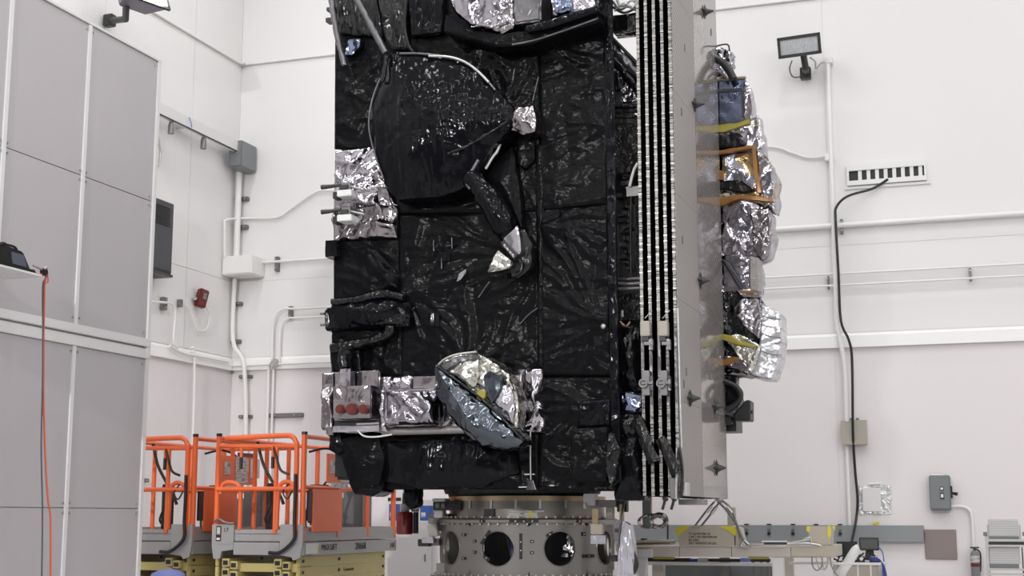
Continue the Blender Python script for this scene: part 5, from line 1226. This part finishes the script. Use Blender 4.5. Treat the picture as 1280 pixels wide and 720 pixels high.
lift.location = (ony(378, 672, LY).x, LY, 0)
lift2.location = (ony(240, 672, LY).x, LY, 0)
lift2['label'] = 'orange-railed scissor lift half hidden behind the grey panelled screen'
for o_ in (lift, lift2): o_['group'] = 'scissor lifts'
bpy.context.view_layer.update()
# markings of the nearer lift
lx = lift.location.x
side = lift.children[0]
def ltext(s, y, z, size, m): return text('lettering', s, lift, Vector((lx+.004, LY+y, z)), size, m, (PI/2, 0, PI/2))
b = B(); box(b, (lx+.0005, LY+.10, 1.015), (lx+.003, LY+.42, 1.135)); put('maker_plate', b, 'frame', lift)
text('lettering', 'Y', lift, (lx+.005, LY+.36, 1.02), .13, 'tape', (PI/2, 0, PI/2)); text('lettering', 'MAX LIFT', lift, (lx+.005, LY+.50, 1.05), .10, 'black', (PI/2, 0, PI/2)); text('lettering', '2066R', lift, (lx+.005, LY+1.45, 1.04), .125, 'black', (PI/2, 0, PI/2))
text('lettering', 'HA', lift, (lx+.005, LY+2.55, 1.04), .10, 'black', (PI/2, 0, PI/2))
text('lettering', 'Commander', lift, (lx-.088+.004, LY+1.3, .775), .06, 'black', (PI/2, 0, PI/2))
b = B(); box(b, (lx-LW+.06, LY-.004, 1.16), (lx-LW+.13, LY+.0, 1.34)); k = put('warning_label', b, 'black', lift)
b = B(); box(b, (lx-LW+.072, LY-.008, 1.24), (lx-LW+.118, LY-.003, 1.325)); put('label_print', b, 'lpaper', k); b = B(); box(b, (lx-LW+.072, LY-.008, 1.175), (lx-LW+.118, LY-.003, 1.20)); put('label_print', b, 'white', k)
text('lettering', '17', lift, (lx-LW+.16, LY-.003, 1.27), .07, 'black')
b = B(); tube(b, smooth_path([(lx-LW+.05, LY-.02, 1.39), (lx-LW+.12, LY-.04, 1.42), (lx-LW+.2, LY-.03, 1.38), (lx-LW+.3, LY-.0, 1.37)], 4), .015, 6); put('chain', b, 'unistrut', lift)
# grey wall cupboard seen between the rails
a, c2 = ony(244, 610, YB-.3), ony(262, 580, YB-.3)
t = thing('wall_cupboard', 'plain grey box cabinet on the wall seen through the orange rails', 'cabinet', (a.x, YB-.15, a.z-.5))
b = B(); box(b, (a.x, YB-.3, a.z-.5), (c2.x+.15, YB, c2.z)); put('cabinet_body', b, 'boxgrey', t, bevel=.01)
b = B(); box(b, (a.x+.02, YB-.31, a.z-.48), (c2.x+.13, YB-.3, c2.z-.02)); put('door', b, 'boxgrey', t, bevel=.004)
# blue cover low behind the screen
q = ony(210, 722, 14.3)
b = B(); lathe(b, (q.x, q.y), [(.0, q.z+.10), (.1, q.z+.09), (.19, q.z+.04), (.22, q.z-.05), (.22, 0.0)], 24); tag(put('covered_drum', b, 'bluecap', smooth=.8), 'drum under a round blue cover in front of the half hidden lift', 'drum')
# notice stand behind the canister: low white cabinet with blue binders
a, c2 = ony(484, 720, 19.5), ony(600, 651, 19.5)
t = thing('low_cabinet', 'low white cabinet standing behind the red canister', 'cabinet', ((a.x+c2.x)/2, 19.7, 0))
b = B(); box(b, (a.x, 19.5, 0), (c2.x, 20.1, c2.z)); put('cabinet_body', b, 'frame', t, bevel=.01)
for i in range(2):
    w2 = (c2.x-a.x)/2; b = B(); box(b, (a.x+.02+w2*i, 19.485, .1), (a.x+w2*(i+1)-.02, 19.5, c2.z-.05)); d_ = put('door', b, 'frame', t, bevel=.004)
    b = B(); box(b, (a.x+w2*(i+.85)-.02, 19.47, .8), (a.x+w2*(i+.85), 19.486, .9)); put('handle', b, 'steel', d_)
for (x0, x1, y0, y1, nm, lab) in ((486, 497, 630, 650.5, 'binder', 'blue binder with a printed spine on the low white cabinet, nearer the orange lift'), (525, 540, 632, 650.5, 'binder', 'blue binder with a white patch between canister and ring stand')):
    X0, X1, Z0, Z1 = rect_px(x0, y0, x1, y1, 19.6); zb = c2.z+.001
    t = thing(nm, lab, 'binder', ((X0+X1)/2, 19.65, zb))
    b = B(); box(b, (X0, 19.6, zb), (X1, 19.7, Z1)); put('binder_cover', b, 'blue', t, bevel=.004)
    b = B(); box(b, (X0+.02, 19.594, zb+.05), (X0+.09, 19.6, zb+.12)); put('spine_print', b, 'lpaper', t)
t = thing('white_board', 'white board with a dark bar standing on the low white cabinet', 'board', (ony(492, 628, 19.8).x, 19.8, c2.z+.001))
X0, X1, Z0, Z1 = rect_px(484, 604, 520, 650, 19.8)
b = B(); box(b, (X0, 19.8, c2.z+.001), (X1, 19.83, Z1)); put('board_face', b, 'white', t)
X0, X1, Z0, Z1 = rect_px(485, 622, 501, 626, 19.79); b = B(); box(b, (X0, 19.785, Z0), (X1, 19.8, Z1)); put('dark_bar', b, 'black', t)

# ================================================================== support table on the right
TY = 16.3
tb_ = thing('support_table', 'long tan steel frame table beside the folded solar wing', 'table', (ony(915, 690, TY).x, TY+.2, 0))
def tbx(name, px0, py0, px1, py1, m, Y=TY, d=.1, parent=tb_, bevel=.005, z0=None, rot=0):
    x0, x1, a_, b_ = rect_px(px0, py0, px1, py1, Y)
    if z0 is not None: a_ = z0
    b = B(); box(b, (x0, Y, a_), (x1, Y+d, b_))
    if rot: bmesh.ops.rotate(b, cent=((x0+x1)/2, Y, (a_+b_)/2), matrix=Matrix.Rotation(rot, 3, 'Y'), verts=b.verts[:])
    return put(name, b, m, parent, bevel=bevel)
for x0, x1 in ((792, 849), (849.5, 914), (914.5, 988)): tbx('top_beam', x0, 684, x1, 696, 'tanrail')
tbx('top_beam', 988.5, 683, 1032, 696, 'tan'); tbx('rear_beam', 792, 683, 1030, 696, 'tanrail', Y=TY+1.0)
tbx('end_plate', 1032, 682, 1040, 697, 'tan', d=1.1)
tbx('clamp_plate', 786, 686, 815, 697, 'frame', Y=TY-.04, d=.04)
for x0, x1, m in ((792, 807, 'frame'), (815, 829, 'tanrail'), (965, 979, 'frame'), (979, 991, 'tanrail'), (899, 911, 'unistrut')): tbx('leg', x0, 697, x1, 712, m, d=.12, z0=0, Y=TY+(.0 if m == 'frame' else .6))
tbx('shelf_rail', 806, 703, 966, 707, 'frame', Y=TY+.3); tbx('shelf_rail', 985, 703, 1100, 706, 'frame', Y=TY+.3)
tbx('back_panel', 829, 707, 965, 712, 'boxgrey', Y=TY+.8, d=.02, z0=.2)
for x in (940, 950, 958): tbx('upright', x, 698, x+3, 712, 'unistrut', Y=TY+.5, d=.05, z0=.1)
for x0, x1 in ((816, 842), (935, 960)): tbx('yellow_pad', x0, 696, x1, 699, 'olive', Y=TY+.02)
# post and slings to the wing
x = ony(908, 640, TY+.1).x; ptop = ony(908, 622, TY+.1).z
b = B(); box(b, (x-.045, TY+.4, ony(908, 657, TY).z-.1), (x+.045, TY+.49, ony(908, 634, TY+.1).z)); put('post', b, 'tan', tb_, bevel=.006)
# trapezoid weight box with lettering
wb = thing('counterweight_box', 'tan trapezoid box with black stencilled lines and yellow corners, on the table', 'box', (ony(885, 682, TY-.05).x, TY+.1, ony(885, 683, TY-.05).z))
Yw = TY-.02
b = B(); prism(b, [ony(x, y, Yw) for x, y in [(849, 682.5), (920, 682.5), (920, 666), (914, 657.5), (853, 657.5), (846, 664)]], (0, .35, 0)); put('box_body', b, 'tan', wb, bevel=.006)
b = B(); prism(b, [ony(x, y, Yw) for x, y in [(918, 682.5), (929, 682.5), (924, 660), (917, 658)]], (0, .3, 0)); put('side_flange', b, 'tan', wb, bevel=.004)
b = B(); prism(b, [ony(x, y, Yw-.008) for x, y in [(848, 658), (863, 657.5), (847, 670), (843, 664)]], (0, .012, 0)); put('yellow_corner', b, 'tape', wb)
b = B(); prism(b, [ony(x, y, Yw-.008) for x, y in [(898, 658), (918, 658), (921, 664), (919, 670), (908, 662)]], (0, .012, 0)); put('yellow_corner', b, 'tape', wb)
q = ony(860.5, 668.5, Yw-.002)
text('lettering', 'TY ADAPTER 10\nCAP 2 BX 0007000-00\nSN 0001\nNET WEIGHT 50 LBS', wb, q, .036, 'black')
# end box with yellow tape
eb = thing('end_box', 'plain tan box with yellow tape at the far end of the table', 'box', (ony(1025, 682, TY+.3).x, TY+.3, ony(1025, 682, TY+.0).z))
b = B(); prism(b, [ony(x, y, TY+.1) for x, y in [(1010, 658), (1040, 658), (1039, 681.5), (1020, 681.5), (1011, 677)]], (0, .25, 0)); put('box_body', b, 'tan', eb, bevel=.006)
for pts in ([(1008.5, 658), (1013, 657.5), (1012, 665), (1008, 664)], [(1035, 657), (1038, 657), (1039, 668), (1036, 674), (1034, 666)], [(1041, 657), (1044, 657), (1043, 664)]):
    b = B(); prism(b, [ony(x, y, TY+.09) for x, y in pts], (0, .012, 0)); put('yellow_strip', b, 'tape', eb)
# slings: four rods fanning from the panel foot
sl = thing('sling_set', 'dark rods and turnbuckles fanning down from the foot of the solar wing to the table', 'sling', (ony(900, 628, TY-.2).x, TY-.1, ony(900, 683, TY).z))
def slt(name, pts, r, m='unistrut', Y=TY-.06, parent=sl): b = B(); tube(b, smooth_path([ony(x, y, Y) for x, y in pts], 4), r, 8); return put(name, b, m, parent, smooth=1)
slt('sling_rod', [(893, 627), (882, 640), (869, 657)], .012); slt('sling_rod', [(899, 628), (889, 642), (877, 657)], .012)
slt('sling_rod', [(897, 626), (910, 640), (922, 658), (926, 672)], .014); slt('sling_rod', [(902, 625), (914, 636), (921, 655), (930, 676), (936, 681)], .014)
slt('sling_sleeve', [(889, 632), (883, 640)], .022, 'steel'); slt('sling_sleeve', [(895, 634), (889, 642)], .022, 'steel'); slt('sling_sleeve', [(909, 634), (915, 641)], .022, 'steel')
slt('foot_pin', [(894, 624), (903, 627)], .02, 'steel'); slt('hook', [(936, 681), (930, 676), (926, 682), (934, 684), (940, 681)], .014, 'steel')
slt('turnbuckle', [(934, 682), (952, 681), (970, 681)], .012, 'steel'); slt('turnbuckle', [(952, 677), (984, 677)], .010, 'frame'); slt('turnbuckle', [(952, 681.5), (984, 681.5)], .010, 'frame')
slt('turnbuckle_screw', [(955, 679.5), (984, 679.3)], .016, 'darkmetal'); slt('turnbuckle', [(984, 679), (1004, 676), (1012, 674)], .012, 'steel'); slt('turnbuckle', [(984, 680), (1006, 679), (1022, 681), (1026, 683)], .014, 'steel'); slt('shackle', [(1004, 675), (1012, 672), (1014, 678), (1006, 679)], .012, 'steel')
slt('spare_rod', [(790, 677), (830, 676.5), (842, 679)], .018, 'tanrail'); slt('spare_rod', [(792, 680.5), (838, 679)], .016, 'ringgold'); slt('spare_rod', [(838, 678), (844, 677.5)], .026, 'steel')
b = B(); q = ony(805, 673, TY-.02); lathe(b, (q.x, q.y), [(0, q.z-.05), (.05, q.z-.05), (.055, q.z-.03), (.04, q.z+.0), (0, q.z+.005)], 20); put('rubber_cap', b, 'black', sl, smooth=.7)
# coiled foil cable loops
cl_ = thing('coiled_cables', 'silver wrapped cable coils hanging behind the ring stand', 'cable coil', (ony(818, 665, 15.2).x, 15.2, ony(818, 665, 15.2).z))
for (cx_, cy_, rx, ry, r_) in ((824, 651, 10, 8.5, .016), (808, 652, 8, 8, .014), (815, 652, 17, 9, .010), (823, 652, 8, 6, .009)):
    pts = [ony(cx_+rx*math.cos(a_*PI/9), cy_+ry*math.sin(a_*PI/9), 15.2+.02*math.sin(a_*2)) for a_ in range(18)]
    b = B(); tube(b, pts, r_, 8, closed=True); refine(b, .05); crumple(b, .012, 14, int(cx_)); put('coil_loop', b, 'steel', cl_, smooth=.7)
b = B(); tube(b, smooth_path([ony(x, y, 15.25) for x, y in [(832, 646), (834.5, 656), (834.5, 674)]], 4), .010, 7); put('hanging_lead', b, 'cable', cl_, smooth=1)
b = B(); tube(b, [ony(814, 622, 15.25), ony(814, 645, 15.25)], .012, 7); put('coil_hanger', b, 'steel', cl_)
for x0, y0, x1, y1 in ((803, 626, 813, 660),): 
    X0, X1, Z0, Z1 = rect_px(x0, y0, x1, y1, 15.5); b = B(); box(b, (X0, 15.5, Z0), (X1, 15.56, 1.75)); put('backing_strap', b, 'trough', cl_)
# under the table: dark tray with blue connector pieces
tr = thing('cable_tray', 'dark strip of cables and a blue connector slung under the tan table', 'tray', (ony(885, 702, TY+.35).x, TY+.4, ony(885, 703, TY+.35).z))
for i, (x0, x1, m) in enumerate(((806, 862, 'black'), (862, 871, 'blue'), (872, 884, 'steel'), (885, 925, 'black'), (925, 938, 'bluecap'), (938, 962, 'black'))): tbx('tray_piece' if m == 'black' else 'connector', x0, 697.5+(i % 2), x1, 702.6, m, Y=TY+.4, d=.1, parent=tr)
# rope ends at the table end
rp_ = thing('chain_loops', 'thin brown chains looped under the end of the table', 'chain', (ony(1025, 710, TY).x, TY-.03, ony(1025, 718, TY).z))
for i, pts in enumerate([[(1015, 696), (1016, 708), (1022, 713), (1028, 706), (1027, 697)], [(1028, 696), (1030, 712), (1034, 706), (1036, 697)], [(1038, 697), (1039, 706), (1044, 716), (1050, 722)], [(1020, 697), (1024, 710), (1033, 710), (1034, 697)]]):
    b = B(); tube(b, smooth_path([ony(x, y, TY-.03) for x, y in pts], 5), .008, 6); put('chain', b, 'beige' if i % 2 else 'unistrut', rp_, smooth=1)

# ================================================================== workstation, arm, ladder
CYY = 18.6
ct = thing('equipment_cart', 'grey equipment cart carrying the two monitors', 'cart', (ony(1075, 710, CYY).x, CYY+.3, 0))
X0, X1, Z0, Z1 = rect_px(1040, 704, 1104, 706.5, CYY)
b = B(); box(b, (X0, CYY, Z0), (X1, CYY+.6, Z1)); put('cart_top', b, 'frame', ct, bevel=.005)
for i in range(4):
    w2 = (X1-X0)/4; b = B(); box(b, (X0+w2*i+.01, CYY+.03, .15), (X0+w2*(i+1)-.01, CYY+.05, Z0)); put('slat', b, 'beige', ct, bevel=.003)
for x in (X0+.02, X1-.06):
    for y in (CYY+.02, CYY+.54): b = B(); box(b, (x, y, .0), (x+.04, y+.04, Z0)); put('leg', b, 'steel', ct)
ztop_c = Z1
def monitor(px0, py0, px1, py1, Y, label, scr, rz):
    X0, X1, Z0, Z1 = rect_px(px0, py0, px1, py1, Y); cx_ = (X0+X1)/2; w_ = X1-X0; h_ = Z1-Z0
    t = thing('monitor', label, 'monitor', (cx_, Y+.06, ztop_c)); t.rotation_euler.z = 0
    b = B(); box(b, (X0, Y, Z0), (X1, Y+.035, Z1)); put('screen_bezel', b, 'black', t, bevel=.005)
    b = B(); box(b, (X0+.015, Y-.004, Z0+.02), (X1-.015, Y+.002, Z1-.015)); put('screen', b, scr, t)
    b = B(); prism(b, [(cx_-.04, Y+.04, Z0+.05), (cx_+.04, Y+.04, Z0+.05), (cx_+.07, Y+.04, ztop_c+.02), (cx_-.07, Y+.04, ztop_c+.02)], (0, .03, 0)); put('stand_neck', b, 'black', t)
    b = B(); box(b, (cx_-.12, Y-.03, ztop_c), (cx_+.12, Y+.16, ztop_c+.02)); put('stand_base', b, 'black', t, bevel=.006)
monitor(1046, 677, 1071.5, 696, CYY+.22, 'dark blank monitor on the cart, below the black cable', 'black', 0)
monitor(1074, 672, 1098.5, 688, CYY+.36, 'grey-screened monitor on the cart, higher than the other one', 'screen', 0)
rs = random.Random(3)
t = thing('connector_pile', 'jumble of dark connectors and cables in front of the monitors', 'cables', (ony(1075, 702, CYY+.1).x, CYY+.1, ztop_c))
for i in range(26):
    x = rs.uniform(1042, 1096); y = rs.uniform(692, 703); q = ony(x, y, CYY+rs.uniform(.02, .16)); q.z = max(q.z, ztop_c+.015)
    b = B(); obox(b, q, (rs.uniform(.02, .06), .03, rs.uniform(.015, .035)), (0, rs.uniform(-.8, .8), 0)); put('connector', b, rs.choice(['black', 'black', 'black', 'steel', 'unistrut']), t)
for i in range(6):
    x = 1046+8*i; b = B(); tube(b, smooth_path([Vector((ony(x, 700, CYY+.1).x, CYY+.1, ztop_c+.01)), ony(x+5, 694, CYY+.1), ony(x+9, 696, CYY+.1), Vector((ony(x+14, 700, CYY+.1).x, CYY+.1, ztop_c+.01))], 5), .010, 6); put('cable', b, 'cable', t, smooth=1)
t = thing('blue_cables', 'bundle of blue cables running off the end of the cart', 'cables', (ony(1100, 715, CYY).x, CYY+.1, ztop_c-.3))
for i in range(5):
    b = B(); tube(b, smooth_path([ony(1086+i, 698+i*.8, CYY-.01), ony(1095+i, 697+i, CYY-.02), ony(1102+i*.8, 703+i, CYY-.03), ony(1104+i*1.2, 722, CYY-.03)], 5), .005, 6); put('cable', b, 'bluecable', t, smooth=1)
b = B(); tube(b, smooth_path([ony(1098, 684, CYY+.3), ony(1103, 690, CYY+.2), ony(1105, 702, CYY+.05)], 5), .007, 6); put('cable', b, 'bluecable', t, smooth=1)
# white support arm
b = B(); P = [ony(1074, 686, 17.2), ony(1069, 689, 17.2), ony(1060, 703, 17.2), ony(1046, 724, 17.2), ony(1030, 750, 17.2)]
P.append(Vector((P[-1].x-.1, 17.2, 0.0)))
tube(b, smooth_path(P, 5), .058, 14); tag(put('extraction_arm', b, 'white', smooth=.9), 'thick white tube arm slanting up in front of the monitors', 'arm')
# rolling ladder
LYY = 19.2
ld = thing('step_ladder', 'aluminium step ladder with ribbed treads at the right edge', 'ladder', (ony(1256, 700, LYY).x, LYY+.3, 0))
def lbx(name, px0, py0, px1, py1, m, Y=LYY, d=.04, bevel=.003, z0=None):
    x0, x1, a_, b_ = rect_px(px0, py0, px1, py1, Y)
    if z0 is not None: a_ = z0
    b = B(); box(b, (x0, Y, a_), (x1, Y+d, b_)); return put(name, b, m, ld, bevel=bevel)
for x in (1232, 1281): lbx('side_rail', x, 665, x+4, 712, 'alu', z0=0, d=.05)
for x in (1235.5, 1277.5): lbx('inner_rail', x, 684, x+1.6, 712, 'darkmetal', z0=0, Y=LYY+.05)
for y in (674.5, 681, 710.5, 716.5): lbx('cross_bar', 1232, y, 1284, y+2.6, 'alu', Y=LYY-.01)
lbx('dark_slot', 1234, 677, 1282, 681, 'darkmetal', Y=LYY+.01)
for y in (649, 683.5):
    h = lbx('tread_plate', 1235.5, y, 1273 if y < 660 else 1275, y+21.5, 'alu', Y=LYY+.06, d=.03)
    for k in range(7): r_ = lbx('tread_rib', 1236.5, y+1+k*2.9, 1272.5, y+2.1+k*2.9, 'frame', Y=LYY+.05, d=.015)
    lbx('tread_riser', 1236, y+21.5, 1274, y+(25 if y < 660 else 29), 'boxgrey', Y=LYY+.05, d=.03)
for x in (1229, 1278): lbx('knob', x, 665, x+5, 670, 'unistrut', Y=LYY-.03)
for x in (1234, 1274): lbx('hand_rail_foot', x, 656, x+2, 676, 'steel', Y=LYY+.04)
# roll of grey pipe insulation etc. beside the ring: grey leg pillar behind coils
